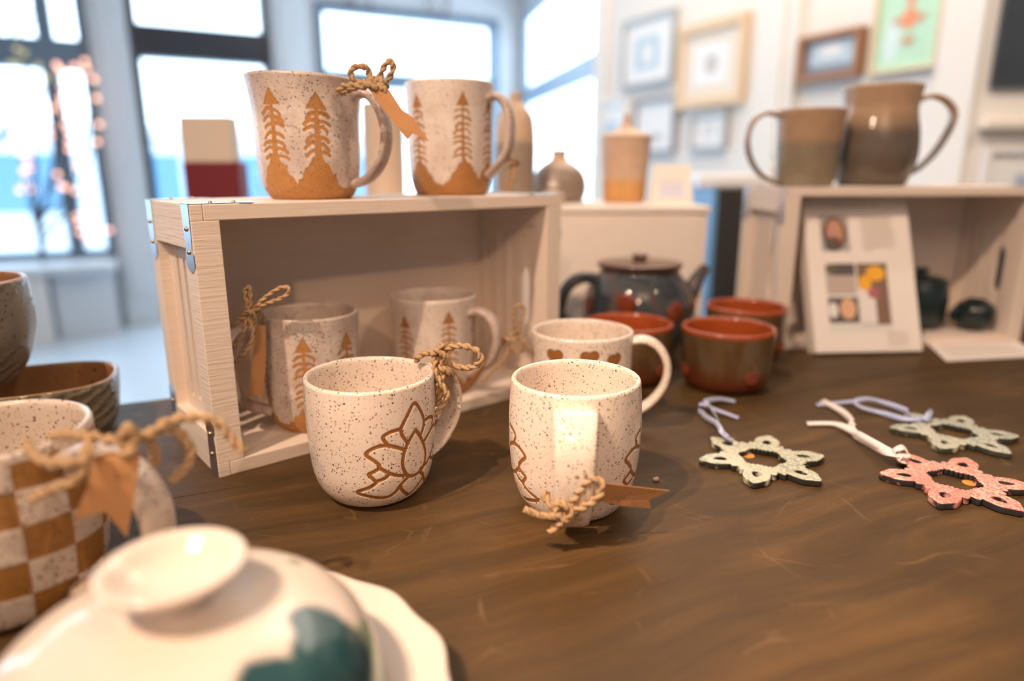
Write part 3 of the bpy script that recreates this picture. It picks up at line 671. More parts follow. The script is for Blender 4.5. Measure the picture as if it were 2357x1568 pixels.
# ------------------------------------------------------------ crates
def crate(loc, ang, H, label, W=.394, D=.135):
    r = empty('wooden_crate', (loc[0], loc[1], .0), ang, label=label, cat='crate', group='whitewashed wooden crates lying on their side')
    tb_, te = .0125, .0215
    box('board', (te*.45, W-te*.45, 0, D, H-tb_, H), M['crate'], r, bev=.0008)
    box('board', (te*.45, W-te*.45, 0, D, 0, tb_), M['crate'], r, bev=.0008)
    box('back_board', (te, W-te, D-.010, D-.0003, tb_, H-tb_), M['crate'], r)
    for side in (0, 1):
        x0, x1 = (0, te) if side == 0 else (W-te, W)
        bm = bmesh.new(); fw = .021
        j0, j1 = (x0, x0+te*.45-.0002) if side == 0 else (x1-te*.45+.0002, x1)
        add_box(bm, x0, x1, 0, fw, tb_, H-tb_, bev=.0007); add_box(bm, x0, x1, D-fw, D, tb_, H-tb_, bev=.0007)
        add_box(bm, j0, j1, 0, D, 0, tb_, bev=.0005); add_box(bm, j0, j1, 0, D, H-tb_, H, bev=.0005)
        add_box(bm, x0, x1, fw, D-fw, tb_, tb_+.022); add_box(bm, x0, x1, fw, D-fw, H-tb_-.022, H-tb_)
        bm_obj('end_frame', bm, M['crate_end'], r)
        def slot(d, z0, z1, w0, wide=None):
            P = []; hw = w0/2
            if wide is None:
                for k in range(9): a = PI*k/8; P.append((d+hw*math.cos(a), z1-hw+hw*math.sin(a)))
                for k in range(9): a = PI+PI*k/8; P.append((d+hw*math.cos(a), z0+hw+hw*math.sin(a)))
            else:
                za, zb_, ww = wide; ww /= 2
                P = [(d+hw, z1-.006), (d+hw, z1-.006)]
                P = [(d+hw, zb_+.010), (d+hw, z1-hw)]+[(d+hw*math.cos(PI*k/6), z1-hw+hw*math.sin(PI*k/6)) for k in range(1, 6)]+[(d-hw, z1-hw), (d-hw, zb_+.010), (d-ww*.8, zb_+.003), (d-ww, zb_-.004), (d-ww, za+.004), (d-ww*.8, za-.003), (d-hw, za-.008), (d-hw, z0+hw)]+[(d+hw*math.cos(PI+PI*k/6), z0+hw+hw*math.sin(PI+PI*k/6)) for k in range(1, 6)]+[(d+hw, z0+hw), (d+hw, za-.008), (d+ww*.8, za-.003), (d+ww, za+.004), (d+ww, zb_-.004), (d+ww*.8, zb_+.003)]
            return P
        zt, zb0 = H-tb_-.022, tb_+.022
        outer = [(fw-.002, zb0-.002), (D-fw+.002, zb0-.002), (D-fw+.002, zt+.002), (fw-.002, zt+.002)]
        holes = [slot(.090, zb0+.012, zt-.012, .0075), slot(.070, zb0+.014, zt-.014, .0075), slot(.044, zb0+.014, zt-.012, .0075, (.078, .132, .0190))]
        xc = x0+te*.62 if side == 0 else x1-te*.62
        L = Matrix(((0, 0, 1, xc), (1, 0, 0, 0), (0, 1, 0, 0), (0, 0, 0, 1)))
        flat_shape('slotted_panel', [outer]+holes, M['crate'], r, .007, 0, L)
        for yy in (.0105, D-.0105):
            for top in (0, 1):
                bm = bmesh.new(); hw = .0098
                def seg(P0, P1, up):        # strip with a rounded end
                    P0, P1, up = Vector(P0), Vector(P1), Vector(up); dr = (P1-P0).normalized(); sd = Vector((0, 1, 0)); out = []
                    L_ = (P1-P0).length
                    for k, wf in ((0, 1), (.55, .92), (.68, .8), (.74, 1.05), (.92, 1.1)): out.append((P0+dr*L_*k, wf))
                    pl_ = [p+sd*hw*wf for p, wf in out]+[P1+sd*hw*.5]+[P1+dr*.001]+[P1-sd*hw*.5]+[p-sd*hw*wf for p, wf in out[::-1]]
                    a = [bm.verts.new(p) for p in pl_]; b2 = [bm.verts.new(p+up*.0007) for p in pl_]; n_ = len(a)
                    bm.faces.new(a); bm.faces.new(b2[::-1])
                    for k in range(n_): bm.faces.new((a[k], b2[k], b2[(k+1) % n_], a[(k+1) % n_]))
                sg = -1 if side == 0 else 1; xo = x0 if side == 0 else x1; zc = H if top else 0; sz = -1 if top else 1
                seg((xo, yy, zc+(.0007 if top else .0002)), (xo, yy, zc+sz*.052), (sg, 0, 0))
                if top: seg((xo-sg*-.0007, yy, zc), (xo-sg*.052, yy, zc), (0, 0, 1))
                br = bm_obj('corner_bracket', bm, M['metal'], r)
                for q in (.019, .037):
                    bm = bmesh.new(); bmesh.ops.create_uvsphere(bm, u_segments=8, v_segments=5, radius=.0019, matrix=Matrix.Translation((xo+sg*.0007, yy, zc+sz*q)))
                    if top: bmesh.ops.create_uvsphere(bm, u_segments=8, v_segments=5, radius=.0017, matrix=Matrix.Translation((xo-sg*q, yy, zc+.0007)))
                    bm_obj('screw', bm, M['brass'], br, True)
    return r
U1 = Vector((.76501, .64402)); A1 = math.atan2(U1.y, U1.x); B1 = Vector((-.2459, .52461))
crate(B1, A1, .2257, 'whitewashed wooden crate on its side on the left with two tree mugs on top')
A2 = math.atan2(.107, .9943); B2 = Vector((.3777, .9518))
crate(B2, A2, .2300, 'whitewashed wooden crate on its side at the far right behind the framed sheet', W=.392)
def on1(s, d): p = B1+U1*s+Vector((-U1.y, U1.x))*d; return p

# ------------------------------------------------------------ vessels
def vprof(outer, wall_, floor_t, lip=None, fine=.0006, n_in=26, close=True):
    """outer (r,z) list from foot to rim -> closed profile, high resolution outside"""
    o = resample(cr(outer, 12), fine); zr = outer[-1][1]; rr = outer[-1][0]
    tip = np.array([[rr-wall_*.15, zr+wall_*.35], [rr-wall_*.5, zr+wall_*.5], [rr-wall_*.85, zr+wall_*.3]])
    oo = o[np.r_[True, np.diff(o[:, 1]) > 1e-9]]
    zi = np.linspace(zr-.001, floor_t, n_in)
    ri = np.interp(zi, oo[:, 1], oo[:, 0])-wall_
    k = np.clip((zi-floor_t)/.012, 0, 1); ri = ri*(0.55+0.45*np.sqrt(1-(1-k)**2))
    inner = np.stack([ri, zi], 1)
    pre = np.array([[0.0001, outer[0][1]+.0015], [outer[0][0]*.8, outer[0][1]+.0015], [outer[0][0]*.92, outer[0][1]]])
    return np.vstack([pre, o, tip, inner, [[.0001, floor_t]]]), 3, 3+len(o)

def seg_dist(S, Z, pts):
    """distance from every (S,Z) to a polyline, and the running width factor"""
    best = np.full(S.shape, 9.0)
    for (a, b_) in zip(pts, pts[1:]):
        dx, dz = b_[0]-a[0], b_[1]-a[1]; L2 = dx*dx+dz*dz+1e-12
        t_ = np.clip(((S-a[0])*dx+(Z-a[1])*dz)/L2, 0, 1)
        best = np.minimum(best, np.hypot(S-a[0]-t_*dx, Z-a[1]-t_*dz))
    return best
LOTUS = [[(-14.8, 68.6), (-8.2, 77.6), (-.6, 85.4), (6.1, 79.2), (11.4, 69.8), (10.8, 63.5), (6.7, 58)], [(-14.8, 68.6), (-13.3, 63.3), (-8.3, 56.6)],
 [(.5, 64.5), (-6.3, 57.9), (-11.1, 50.7), (-13.3, 41.7), (-11.5, 34.4), (-7, 29), (0, 27), (7, 28), (12.3, 30), (15.4, 38), (13.2, 46.5), (7.4, 56), (.5, 64.5)]]
LOTUS_L = [[(-14.8, 68.6), (-23.6, 67.9), (-29.8, 65.2), (-28.9, 61.5), (-25, 56.8)], [(-10.7, 51.1), (-17.8, 54.5), (-27, 57.9), (-36.8, 57.4), (-44.7, 52.8), (-39.2, 47.8), (-34.5, 43.6), (-33.7, 40.7), (-26.6, 35.7), (-17.8, 31.7), (-8.1, 30.1)],
 [(-33.7, 40.7), (-38.8, 38.2), (-43.4, 36.2), (-40.6, 32.9), (-37.2, 30.2), (-29.8, 31.7), (-26.6, 33.7)], [(-36.1, 30.1), (-42.6, 25.5), (-55.2, 20.8), (-44.5, 16.8), (-29.6, 13.8), (-20.2, 16.7), (-14.4, 23), (-7.8, 27.4)], [(-14.4, 23), (-12.7, 18.1), (-3.6, 10.6), (0, 9)]]
RC = .0485*1000*PI/180    # mm of arc per degree
def lotus_mask(centres, width=1.75):
    def f(TH, Z, row):
        S0 = np.degrees(TH); out = np.full(TH.shape, 9.0)
        for c_ in centres:
            S = ((S0-c_+180) % 360-180)*RC; Zm = Z*1000
            near = (np.abs(S) < 55)
            if not near.any(): continue
            Sn, Zn = S[near], Zm[near]; b = np.full(Sn.shape, 9.0)
            for P in LOTUS: b = np.minimum(b, seg_dist(Sn, Zn, [(q[0]*RC, q[1]) for q in cr(P, 5)]))
            for P in LOTUS_L:
                Q = [(q[0]*RC, q[1]) for q in cr(P, 5)]
                b = np.minimum(b, seg_dist(Sn, Zn, Q)); b = np.minimum(b, seg_dist(Sn, Zn, [(-x, z) for x, z in Q]))
            out[near] = np.minimum(out[near], b)
        m = np.clip(1.0-(out-width*.5)/(width*.6), 0, 1)
        lo, hi = f.rng; m[:lo] = 0; m[hi:] = 0
        return m
    return f
def tree_mask(trees, h, rad, hill=.24, seed=1, tw=.0016, span=.0125, bw=1.0):
    """trees: azimuths in degrees; bare clay trees and hills against the glaze"""
    rs = np.random.RandomState(seed); rc = rad*PI/180
    specs = []
    for c_ in trees:
        top = h*rs.uniform(.83, .88); bot = h*(hill+.06); br = []; zc = top-.014; side = 0
        while zc > bot+.004:
            for sg in (-1, 1):
                L = span*rs.uniform(.75, 1.08)*(.72+.34*min(1, (top-zc)/(.5*h))); dz = rs.uniform(-.0035, -.0005); zz = zc+rs.uniform(-.001, .001)
                br.append(([(0, zz), (sg*L*.45, zz+rs.uniform(-.0006, .0014)), (sg*L*.8, zz+dz*.6), (sg*L, zz+dz-.0012)], rs.uniform(.00085, .0013)*bw))
            zc -= rs.uniform(.0058, .0072)
        specs.append((c_, top, bot, br))
    def f(TH, Z, row):
        S0 = np.degrees(TH); d = np.full(TH.shape, .02)
        hz = np.full(TH.shape, h*.10)
        for c_, top, bot, br in specs:
            dS = ((S0-c_+180) % 360-180); S = dS*rc
            kk_ = np.clip(1-np.abs(S+.002*np.sin(c_))/.026, 0, 1); hz = np.maximum(hz, h*hill*1.15*(kk_*kk_*(3-2*kk_)*.65+.35*kk_)+h*.085+.0012*np.sin(S*900))
            near = (np.abs(S) < .02); Sn, Zn = S[near], Z[near]
            k = np.clip((top-Zn)/(top-bot), 0, 1)
            b = np.abs(Sn)-(tw*(.55+.75*k)); b = np.where((Zn > top-.004), .02, b); b = np.where(Zn < bot-.02, .02, b)
            # arrow-shaped crown
            kk = (top+.004-Zn)/.0145; cap = np.where((kk > 0) & (kk < 1), np.abs(Sn)-span*.72*kk, .02); cap = np.maximum(cap, -(Zn-(top-.0105)+np.abs(Sn)*.35))
            b = np.minimum(b, cap)
            for P, wd in br: b = np.minimum(b, seg_dist(Sn, Zn, P)-wd)
            d[near] = np.minimum(d[near], b)
        d = np.minimum(d, Z-hz)
        m = np.clip(.5-d/.0012, 0, 1)
        lo, hi = f.rng; m[:lo] = 0 if False else m[:lo]; m[hi-3:] = 0; m[:lo] = 1
        return m
    return f
def mug(name, loc, az, outer, wall_, mat, hmat, label, cat='mug', group=None, mask=None, carve=.0005, n=560, wob=.0, fine=.0006, ecc=(1, 1), inner_mat=None, handle=None, hw=.012, ht=.0034, taper=None, sq=2.0, rimtilt=0):
    r = empty(name, loc, math.radians(az), label=label, cat=cat, group=group)
    prof, lo, hi = vprof(outer, wall_, .006, fine=fine)
    if mask: mask.rng = (lo, hi)
    H = outer[-1][1]; ph = random.random()*6
    def mod(R, Z, TH, mk):
        k = (Z/H)
        R = R*(1+wob*np.sin(2*TH+ph)*k+wob*.4*np.sin(3*TH+1.7*ph)*k)
        if mk is not None: R = R-carve*mk*(np.arange(len(R))[:, None] < hi)*(np.arange(len(R))[:, None] >= lo)
        Z = Z+wob*.02*np.sin(TH*2+ph*2)*k**3+rimtilt*k*R*np.cos(TH)
        return R, Z
    revolve('body', prof, mat, r, n=n, mask=mask, mod=mod, ecc=ecc, sq=sq)
    if handle is not None:
        bm = bmesh.new(); tube(bm, [(p[0], 0, p[1]) for p in cr(handle, 10)], hw, ht, side=(0, 1, 0), taper=taper, seg=20)
        bm_obj('handle', bm, hmat, r, True)
    return r
lot_prof = [(.026, .0), (.034, .0030), (.0395, .0085), (.0438, .016), (.0468, .026), (.0485, .040), (.0497, .060), (.0503, .080), (.0500, .0975)]
# mug A
mA = mug('lotus_mug', (-.1105, .5022, 0), 41, lot_prof, .0042, M['lotus'], M['lotus_handle'], 'speckled cream mug with carved lotus, handle turned away, in front of the left crate', group='speckled mugs with carved lotus flowers',
    mask=lotus_mask([-80, 80]), wob=.010, handle=[(.0475, .0900), (.060, .0915), (.072, .084), (.0785, .068), (.077, .050), (.068, .034), (.0575, .024), (.0455, .0195)], hw=.0125, ht=.0032, taper=lambda k: (1.15-.35*k, 1.15 if k < .1 else 1))
# mug B
lotB = [(.026, .0), (.034, .003), (.0395, .009), (.0438, .018), (.0470, .030), (.0488, .045), (.0498, .062), (.0495, .082), (.0482, .1015)]
mB = mug('lotus_mug', (.0471, .4800, 0), -95, lotB, .0042, M['lotus'], M['lotus_handle'], 'speckled cream mug with carved lotus, strap handle and twine facing the camera', group='speckled mugs with carved lotus flowers',
    mask=lotus_mask([-90, 92]), wob=.008, n=520, handle=[(.0460, .0925), (.058, .0935), (.0680, .088), (.0745, .073), (.0745, .053), (.070, .036), (.062, .022), (.0520, .0125), (.044, .012)], hw=.0150, ht=.0032, taper=lambda k: (1.05-.35*k, 1.1 if k < .1 else 1))
# mug C
def patch_mask(az, z, r):
    def f(TH, Z, row):
        S0 = np.degrees(TH); m = np.zeros(TH.shape)
        for a, zz, sx in az:
            S = ((S0-a+180) % 360-180)*RC/1000
            for dx, dz, rr in ((-.004*sx, 0, .0052), (.004*sx, .0005, .0052), (0, -.004, .0056), (0, -.009, .0038)):
                m = np.maximum(m, np.clip(.5-(np.hypot(S-dx, Z-zz-dz)-rr)/.001, 0, 1))
        lo, hi = f.rng; m[:lo] = 0; m[hi:] = 0; return m
    return f
mC = mug('heart_mug', (.0692, .6500, 0), -12, [(.030, 0), (.037, .004), (.0425, .014), (.0465, .03), (.0485, .055), (.0492, .08), (.0498, .098)], .0042, M['lotus'], M['lotus_handle'],
    'speckled cream mug with ochre patches, handle right, behind the tagged lotus mug', mask=patch_mask([(-115, .084, 1), (-75, .0845, 1), (-45, .080, .8), (-165, .078, 1)], 0, 0), n=360, fine=.0009, wob=.006,
    handle=[(.0470, .090), (.060, .0925), (.074, .086), (.083, .070), (.0825, .052), (.074, .035), (.060, .022), (.0440, .018)], hw=.0105, ht=.0040)
# tree mugs
pF = [(.0355, 0), (.0392, .0035), (.0432, .012), (.0458, .024), (.0468, .04), (.0470, .06), (.0478, .078), (.0498, .094), (.0518, .1055)]
c_ = on1(.128, .064); azF = -14
mF = mug('tree_mug', (c_.x, c_.y, .2257), azF, pF, .0042, M['tree'], M['tree_handle'], 'large speckled pine tree mug with a kraft tag, on top of the left crate', group='speckled mugs with clay pine trees',
    mask=tree_mask([a-azF for a in (-112, -64, -205, -250, -300-20)], .1055, .047, .25, 3, span=.0125, tw=.0024, bw=1.45), n=420, fine=.0009, wob=.012, carve=.0004,
    handle=[(.0450, .0890), (.058, .0925), (.070, .085), (.0775, .067), (.0775, .048), (.070, .030), (.058, .018), (.0430, .0135)], hw=.0090, ht=.0042, rimtilt=-.05)
c_ = on1(.290, .066); azG = -22
pG = [(.0370, 0), (.0400, .0035), (.0425, .012), (.0440, .024), (.0448, .045), (.0452, .075), (.0462, .098), (.0470, .1135)]
mG = mug('tree_mug', (c_.x, c_.y, .2257), azG, pG, .0040, M['tree_light'], M['tree_handle'], 'paler pine tree mug right of the tagged mug on the left crate', group='speckled mugs with clay pine trees',
    mask=tree_mask([a-azG for a in (-68, -132, -22, -190, -250)], .1135, .0455, .21, 8, span=.0098, tw=.0013), n=360, fine=.001, wob=.006, carve=.0004,
    handle=[(.0440, .098), (.055, .1005), (.0645, .093), (.0695, .078), (.0695, .058), (.064, .040), (.0440, .020)], hw=.0085, ht=.0042)
azD = 214
pD = [(.0330, 0), (.0370, .0035), (.0408, .011), (.0430, .024), (.0440, .045), (.0445, .075), (.0450, .095), (.0456, .1085)]
mD = mug('tree_mug', (-.1925, .6280, .0125), azD, pD, .0040, M['tree'], M['tree_handle'], 'speckled pine tree mug inside the left crate at its left end', group='speckled mugs with clay pine trees',
    mask=tree_mask([a-azD for a in (-82, -28, 30, 90, -150)], .1085, .0445, .16, 12, span=.0110, tw=.0018, bw=1.15), n=380, fine=.0009, wob=.012, carve=.0004,
    handle=[(.0430, .092), (.056, .0950), (.068, .085), (.0740, .066), (.0720, .046), (.063, .030), (.0420, .019)], hw=.0075, ht=.0050)
azE = -24
mE = mug('tree_mug', (-.0860, .7330, .0125), azE, pG[:-2]+[(.0460, .092), (.0470, .1060)], .0040, M['tree_light'], M['tree_handle'], 'speckled pine tree mug inside the left crate near its right end', group='speckled mugs with clay pine trees',
    mask=tree_mask([a-azE for a in (-127, -64, -10, 60, 130)], .1060, .0455, .18, 21, span=.0105, tw=.0013), n=360, fine=.001, wob=.006, carve=.0004,
    handle=[(.0440, .090), (.056, .0930), (.069, .087), (.0765, .073), (.0765, .056), (.068, .038), (.0440, .022)], hw=.0075, ht=.0045)
# checker mug (left foreground)
def checker_mask(nz, na, h, rot=0.0):
    def f(TH, Z, row):
        u = (TH+rot)/(2*PI)*na+Z/h*.0; v = Z/h*nz+.25*np.sin(TH*1.0)
        fu, fv = u-np.floor(u), v-np.floor(v); on = (np.floor(u)+np.floor(v)) % 2
        e = np.minimum(np.minimum(fu, 1-fu), np.minimum(fv, 1-fv)); m = np.clip(.5+(on-.5)*2*e*9, 0, 1)
        lo, hi = f.rng; m[:lo] = 0; m[hi-4:] = 0; return m
    return f
azH = -12
mH = mug('checker_mug', (-.3065, .3660, 0), azH, [(.043, 0), (.048, .003), (.0520, .010), (.0550, .024), (.0570, .045), (.0572, .070), (.0565, .090), (.0558, .104)], .0046, M['check'], M['check_handle'],
    'speckled mug with an ochre and cream checkerboard and a kraft tag, at the left edge', mask=checker_mask(5, 14, .104, math.radians(3)), n=420, fine=.001, wob=.006, carve=.0005,
    handle=[(.0540, .092), (.068, .098), (.086, .0955), (.1030, .084), (.1110, .063), (.1070, .040), (.090, .021), (.0540, .0130)], hw=.0120, ht=.0048)
# grooved cups on the left
gp_ = [(.030, 0), (.036, .003), (.045, .012), (.054, .028), (.0595, .048), (.0610, .070), (.0600, .092), (.0595, .098)]
cu = mug('grooved_cup', (-.5040, .5980, .0565), 0, gp_, .0045, M['grooved'], None, 'grey green grooved cup stacked in the oval dish at the left edge', cat='cup', n=120, fine=.003, inner_mat=M['brown_inside'])
lp = [(.055, 0), (.062, .004), (.068, .014), (.0705, .03), (.0720, .045), (.0725, .0560)]
dsh = mug('grooved_dish', (-.4590, .6180, 0), 24, lp, .0050, M['grooved'], None, 'low grey green grooved dish with a brown speckled inside, under the grooved cup', cat='dish', n=140, fine=.003, sq=2.8, ecc=(1.0, .80))
def recolour_inside(root, m, frac):
    """second material on the inside faces of a revolved body"""
    b_ = next(c for c in root.children if c.name.startswith('body')); me = b_.data; me.materials.append(m)
    n_ = frac; idx = np.zeros(len(me.polygons), dtype=np.int32); ctr = np.zeros(len(me.polygons)*3); me.polygons.foreach_get('center', ctr); nor = np.zeros(len(me.polygons)*3); me.polygons.foreach_get('normal', nor)
    ctr = ctr.reshape(-1, 3); nor = nor.reshape(-1, 3); rad = np.hypot(ctr[:, 0], ctr[:, 1])+1e-9
    inw = (nor[:, 0]*ctr[:, 0]+nor[:, 1]*ctr[:, 1])/rad
    idx[(inw < -.1) | ((nor[:, 2] > .3) & (ctr[:, 2] < .02) & (ctr[:, 2] > .004)) | ((ctr[:, 2] > ctr[:, 2].max()-frac))] = 1
    me.polygons.foreach_set('material_index', idx)
for r_, m_ in ((cu, M['brown_inside']), (dsh, M['brown_inside'])): recolour_inside(r_, m_, .0012)

# terracotta-lined bowls with seals
def bowl(loc, az, label, first=None, seals=(-60, -160, 60)):
    if first is None:
        r = mug('bowl', loc, az, [(.038, 0), (.043, .003), (.0485, .010), (.0510, .022), (.0522, .04), (.0530, .058), (.0540, .0715)], .0052, M['bowl'], None, label, cat='bowl', group='brown bowls with terracotta insides', n=120, fine=.003)
        recolour_inside(r, M['terra'], .0045)
        for a in seals:
            aa = math.radians(a); bm = bmesh.new(); bmesh.ops.create_uvsphere(bm, u_segments=24, v_segments=12, radius=1)
            bmesh.ops.transform(bm, verts=bm.verts, matrix=Matrix.Rotation(aa, 4, 'Z') @ Matrix.Translation((.0502, 0, .024)) @ Matrix.Rotation(-.12, 4, 'Y') @ Matrix.Diagonal((.0034, .0100, .0105, 1)))
            sl = bm_obj('seal', bm, M['seal'], r, True)
            bm = bmesh.new()
            for k in range(6):
                b2 = k*PI/3; p = Vector((.0537, .0055*math.cos(b2), .024+.0058*math.sin(b2))); bmesh.ops.create_icosphere(bm, subdivisions=1, radius=.0016, matrix=Matrix.Rotation(aa, 4, 'Z') @ Matrix.Translation(p))
            bm_obj('flower_relief', bm, M['seal'], sl, True)
        return r
    r = first.copy(); col.objects.link(r); r.location = loc; r.rotation_euler.z = math.radians(az); r['label'] = label
    for ch in list(first.children):
        c2 = ch.copy(); col.objects.link(c2); c2.parent = r
        for g in ch.children: d2 = g.copy(); col.objects.link(d2); d2.parent = c2
    return r
b1 = bowl((.2556, .7800, 0), 0, 'front brown bowl with a terracotta inside, right of the cream mugs', seals=(-72, -172, 30))
bowl((.3208, .9100, 0), 130, 'brown bowl with a terracotta inside right behind the front bowl, beside the framed sheet', b1)
bowl((.1417, .8050, 0), 25, 'brown bowl with a terracotta inside between teapot and cream mugs', b1)

# teapot
tpz = empty('teapot', (.1780, .9430, 0), 0, label='dark blue brown glazed teapot with rust seals in front of the cream pedestal', cat='teapot')
outer = [(.045, 0), (.052, .004), (.066, .02), (.0755, .045), (.0765, .070), (.0700, .094), (.0590, .110), (.0545, .116), (.0560, .1225)]
prof, lo, hi = vprof(outer, .005, .006, fine=.002); revolve('body', prof, M['teapot'], tpz, n=96)
lid = [(.0001, .1195), (.050, .1195), (.0575, .1225), (.0590, .1260), (.0555, .1290), (.036, .1310), (.016, .1320), (.0100, .1325), (.0085, .1340), (.0115, .1365), (.0115, .1385), (.0060, .1400), (.0001, .1402)]
revolve('lid', resample(cr(lid, 6), .0015), M['teapot_lid'], tpz, n=72)
bm = bmesh.new(); tube(bm, cr([(-.058, -.010, .104), (-.078, -.014, .109), (-.098, -.018, .100), (-.110, -.020, .078), (-.108, -.020, .052), (-.070, -.015, .030)], 8), .0105, .0080, side=(0, 1, 0), sqr=2.2); bm_obj('handle', bm, M['teapot'], tpz, True)
bm = bmesh.new(); tube(bm, cr([(.055, .02, .055), (.078, .028, .075), (.090, .033, .098), (.104, .038, .117)], 8), .014, .014, side=(0, 1, 0), sqr=2, taper=lambda k: (1.25-.75*k, 1.25-.75*k)); bm_obj('spout', bm, M['teapot'], tpz, True)
for a, z in ((-60, .070), (-112, .083), (-12, .070), (-165, .070)):
    aa = math.radians(a); bm = bmesh.new(); bmesh.ops.create_uvsphere(bm, u_segments=24, v_segments=12, radius=1)
    bmesh.ops.transform(bm, verts=bm.verts, matrix=Matrix.Rotation(aa, 4, 'Z') @ Matrix.Translation((.0760, 0, z)) @ Matrix.Diagonal((.0035, .0135, .0140, 1))); bm_obj('seal', bm, M['seal'], tpz, True)

# mug and pitcher on the right crate
def on2(s, d): return Vector((B2.x+.9943*s-.107*d, B2.y+.107*s+.9943*d))
c_ = on2(.055, .058)
mR = mug('sand_mug', (c_.x, c_.y, .2300), 184, [(.0370, 0), (.0390, .004), (.0412, .02), (.0430, .045), (.0448, .07), (.0462, .090), (.0480, .1040)], .004, M['mug_sand'], M['mug_sand'], 'sand and olive glazed mug with its handle to the left, on the right crate', n=90, fine=.003,
    handle=[(.047, .098), (.066, .101), (.083, .090), (.090, .068), (.085, .042), (.068, .018), (.041, .004)], hw=.008, ht=.0032)
c_ = on2(.169, .074)
mP = mug('pitcher', (c_.x, c_.y, .2300), -4, [(.0430, 0), (.0470, .004), (.0530, .02), (.0575, .040), (.0580, .058), (.0560, .078), (.0520, .096), (.0505, .110), (.0525, .125), (.0548, .1385)], .004, M['pitcher'], M['pitcher'], 'round bellied pitcher in sand and dark grey glaze on the right crate', cat='pitcher', n=110, fine=.003,
    handle=[(.0500, .120), (.070, .127), (.092, .120), (.105, .103), (.1010, .078), (.086, .048), (.066, .026), (.049, .016)], hw=.009, ht=.0038)

# vessels on the pedestal
def jar(name, loc, outer, m, label, cat, lidp=None, lm=None, knob=None):
    r = empty(name, loc, 0, label=label, cat=cat); prof, lo, hi = vprof(outer, .004, .006, fine=.003); revolve('body', prof, m, r, n=64)
    if lidp: revolve('lid', resample(cr(lidp, 6), .002), lm or m, r, n=56)
    return r
PZ = .1998
jar('lidded_jar', (.193, 1.195, PZ), [(.034, 0), (.036, .01), (.0385, .05), (.0415, .09), (.0425, .1065)], M['jar'], 'pale jar with a pointed lid and ochre foot on the cream pedestal', 'jar',
    [(.0001, .106), (.041, .107), (.0425, .109), (.034, .113), (.018, .119), (.0085, .127), (.0060, .136), (.0062, .141), (.0030, .146), (.0001, .1465)], M['jar'])
jar('vase', (.0050, 1.115, PZ), [(.027, 0), (.030, .02), (.0315, .07), (.031, .11), (.027, .135), (.016, .150), (.010, .156), (.0095, .168)], M['vase_tall'], 'tall beige and grey vase behind the paler tree mug', 'vase')
jar('vase', (.0800, 1.190, PZ), [(.040, 0), (.046, .012), (.0475, .03), (.042, .048), (.028, .062), (.0155, .070), (.0125, .077), (.0150, .0850)], M['vase_round'], 'squat round vase with a narrow neck beside the tall vase', 'vase')
jar('vase', (-.2150, 1.180, PZ), [(.030, 0), (.0325, .01), (.0335, .06), (.0335, .12), (.0330, .158)], M['vase_plain'], 'plain straight beige vase seen through the tagged mug handle', 'vase')
jar('lidded_jar', (.0640, 1.085, PZ), [(.015, 0), (.018, .004), (.019, .012), (.018, .017)], M['vase_plain'], 'tiny jar with a round ball knob at the right end of the left crate', 'jar',
    [(.0001, .017), (.018, .017), (.0185, .0185), (.010, .0205), (.0045, .0215), (.0080, .0255), (.0088, .0300), (.0060, .0345), (.0001, .0365)], M['cream_gloss'])
# tent card and tray behind
tc_ = empty('tent_card', (.268, 1.17, PZ), math.radians(-6), label='white folded card with faint blue print on the cream pedestal', cat='card')
sheet('card_face', [(-.036, -.012, 0), (.036, -.012, 0), (.030, .004, .062), (-.030, .004, .062)], M['paper'], tc_, .0008, world=False)
sheet('card_face', [(.036, .022, 0), (-.036, .022, 0), (-.030, .0045, .062), (.030, .0045, .062)], M['paper'], tc_, .0008, world=False)
for k, (a, b_, c2, d2) in enumerate(((-.020, .020, .15, .50), (-.022, -.004, .55, .62), (-.006, .020, .55, .62))):
    def pt(x, q): return (x, -.012+.016*q-.0013, .062*q)
    mesh('print', [pt(a, c2), pt(b_, c2), pt(b_, d2), pt(a, d2)], [(0, 1, 2, 3)], pc('print_faint_blue', (.62, .64, .80)) if k == 0 else pc('print_faint', (.7, .66, .7)), tc_)
o = box('tray', (.44, .62, 1.64, 1.78, .2130, .2450), plain('pale_grey_tray', (.72, .73, .76), .5), bev=.006); tag(o, 'pale grey tray on the dark cabinet', 'tray')
pp = empty('potted_plant', (.60, 1.80, .213) if False else (.672, 1.72, .213), 0, label='small green plant in a brown pot behind the sand mug', cat='plant')
revolve('pot', resample(cr([(.0001, .0), (.02, 0), (.027, .03), (.028, .045), (.024, .045), (.0001, .04)], 5), .003), plain('terracotta_pot', (.42, .20, .10), .6), pp, n=32)
for k in range(9):
    a = k*2.4; bm = bmesh.new(); L = .045+.01*(k % 3); p0 = Vector((0, 0, .04)); dr = Vector((math.cos(a)*.7, math.sin(a)*.7, .9)).normalized(); sd = dr.cross(Vector((0, 0, 1))).normalized(); up = sd.cross(dr)
    ring = [p0, p0+dr*L*.4+sd*.009, p0+dr*L*.75+sd*.007-up*.002, p0+dr*L-up*.006, p0+dr*L*.75-sd*.007-up*.002, p0+dr*L*.4-sd*.009]
    a1 = [bm.verts.new(q) for q in ring]; a2 = [bm.verts.new(q+up*.0008) for q in ring]; bm.faces.new(a1); bm.faces.new(a2[::-1]); [bm.faces.new((a1[i], a2[i], a2[(i+1) % 6], a1[(i+1) % 6])) for i in range(6)]
    bm_obj('leaf', bm, M['leaf'], pp)

